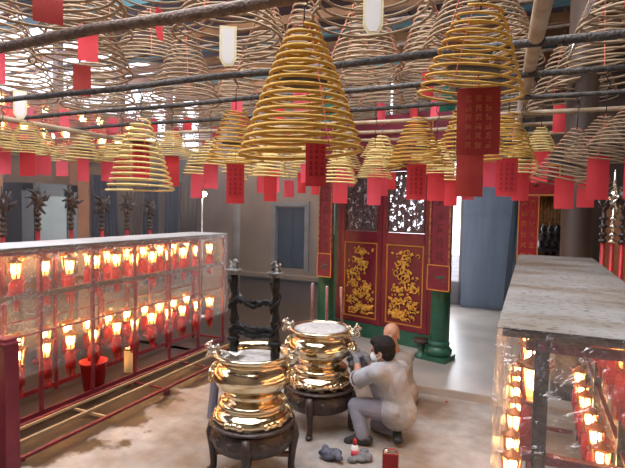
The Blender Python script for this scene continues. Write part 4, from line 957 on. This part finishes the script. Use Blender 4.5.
for i in range(n+1):
    for j in range(2): vs.append((a.x+(b.x-a.x)*i/n, 6.7+.02*math.sin(i*2), a.z+.02 if j else b.z+.02*math.sin(i*1.2)))
for i in range(n): fs.append((i*2, i*2+1, i*2+3, i*2+2))
mb.add(vs, fs, True); o = mb.build('fringed_valance', M['brocade']); s_ = o.modifiers.new('t', 'SOLIDIFY'); s_.thickness = .01; tag(o, 'tan fringed valance next to the red banner', 'valance')
a = atY(537, 222, 7.2); b = atY(563, 262, 7.2)
t = thing('altar_table', ((a.x+b.x)/2+.3, 7.4, .09), 'dark altar table behind the tan valance', 'table')
mb = MB(); mb.box((0, 0, .8), (1.2, .5, .06)); mb.build('table_top', M['darkwood'], t); mb = MB(); mb.box((0, -.23, .68), (1.1, .03, .2)); mb.build('apron', M['darkwood'], t)
for sx in (-1, 1):
    for sy in (-1, 1): mb = MB(); mb.box((sx*.55, sy*.2, .39), (.06, .06, .77)); mb.build('leg', M['darkwood'], t)
for k, px in enumerate((543, 550, 557)):
    p = atY(px, 250, 7.3); t = thing('altar_figure', (p.x, 7.3, .92), ('small dark seated altar figure next to the red banner', 'small dark seated altar figure in the middle of three', 'small dark seated altar figure next to the brown pillar')[k], 'figurine', 'altar figures')
    mb = MB(); mb.box((0, 0, .28), (.13, .12, .56)); mb.build('plinth', M['darkwood'], t)
    mb = MB(); mb.ell((0, 0, .68), (.075, .06, .13)); mb.ell((0, -.01, .85), .04); mb.ell((0, 0, .58), (.095, .08, .05)); mb.cap((0, 0, .88), (0, 0, .93), .025, .012)
    for sx in (-1, 1): mb.cap((sx*.06, 0, .75), (sx*.03, -.07, .64), .024, .02)
    mb.blend('figure', M['black'], .008, 2, t)
a = atY(562, 200, 5.6); b = atY(597, 200, 5.6); mb = MB(); r = (b.x-a.x)/2*.96; mb.lathe([(r*1.25, .09), (r*1.25, .3), (r, .36), (r, 5.9)], 32, c=((a.x+b.x)/2, 5.6+r, 0)); tag(mb.build('brown_pillar', M['pillar']), 'thick dark brown round pillar beyond the dirty topped rack', 'pillar')['kind'] = 'thing'
mb = MB(); mb.box((1.5, 8.0, 1.8), (3.0, .12, 3.5)); struct('wall_altar', mb, M['pillar'])
mb = MB(); mb.box((.98, 5.9, 1.2), (.62, .08, 2.1)); tag(mb.build('yellow_panel', M['ochre']), 'ochre panel behind the red altar staffs', 'panel')
for k, (px, Yk) in enumerate(((603, 4.95), (612, 4.9), (622, 4.85), (633, 4.8))):
    p = atY(px, 240, Yk); staff((p.x, Yk, .0), ('red altar staff with silver head nearest the brown pillar', 'red altar staff with silver head, second from the brown pillar', 'red altar staff with silver head, third from the brown pillar', 'red altar staff at the edge of the view, farthest from the pillar')[k], 'red altar staffs', 20+k, 'plastic_red', 'silver' if k % 2 else 'darkwood', 2.3, .75)

# ------------------------------------------------------------------ smoke
vm = bpy.data.materials.new('incense_smoke'); vm.use_nodes = True; nt = vm.node_tree; nt.nodes.remove(nt.nodes['Principled BSDF'])
vs_ = nt.nodes.new('ShaderNodeVolumeScatter'); vs_.inputs['Color'].default_value = (.80, .84, 1, 1); vs_.inputs['Density'].default_value = .042; vs_.inputs['Anisotropy'].default_value = .2
nt.links.new(vs_.outputs[0], nt.nodes['Material Output'].inputs['Volume'])
for c_, d_, lab in (((-6.95, 7.4, 2.3), (3.7, 9.0, 4.5), 'blue grey incense smoke drifting over the altar side'), ((-2.65, 9.2, 2.3), (4.8, 1.9, 4.5), 'bluish incense smoke hanging before the entrance and the far doorway')):
    mb = MB(); mb.box(c_, d_); tag(mb.build('incense_smoke', vm), lab, 'smoke', 'incense smoke', 'stuff')

# ------------------------------------------------------------------ light, camera
w = bpy.data.worlds.new('daylight'); SC.world = w; w.use_nodes = True
bg = w.node_tree.nodes['Background']; bg.inputs['Color'].default_value = (.86, .86, 1.0, 1); bg.inputs['Strength'].default_value = 1.8
def area(name, loc, rot, sx, sy, e, col):
    l = bpy.data.lights.new(name, 'AREA'); l.shape = 'RECTANGLE'; l.size = sx; l.size_y = sy; l.energy = e; l.color = col
    o = bpy.data.objects.new(name, l); C.objects.link(o); o.location = loc; o.rotation_euler = rot; return o
area('skylight', (-2.5, 2.3, 5.85), (0, 0, 0), 5.4, 5.0, 370, (.95, .97, 1))
area('clerestory', (-9.08, 5.0, 4.55), (0, -PI/2, 0), 2.1, 13, 46, (.72, .62, 1))
area('rear_fill', (-4.6, 9.6, 5.85), (0, 0, 0), 5.0, 3.4, 125, (1, .96, .92))  # added fill lamp below the closed ceiling, brightens the back floor and wall
area('entrance_daylight', (-2.0, 10.2, 1.8), (-PI/2, 0, 0), 1.3, 2.4, 60, (.9, .94, 1))
cd = bpy.data.cameras.new('camera'); cam = bpy.data.objects.new('camera', cd); C.objects.link(cam)
cd.sensor_width = 36; cd.lens = F/625*36; cd.clip_start = .05; cd.clip_end = 200
cam.matrix_world = Matrix.Translation(CAM) @ Matrix((CR, CU, -CD)).transposed().to_4x4()
SC.camera = cam
SC.view_settings.view_transform = 'Standard'; SC.view_settings.look = 'None'; SC.view_settings.gamma = 1; SC.view_settings.exposure = .98
SC.cycles.use_denoising = True; SC.cycles.max_bounces = 8; SC.cycles.transparent_max_bounces = 24
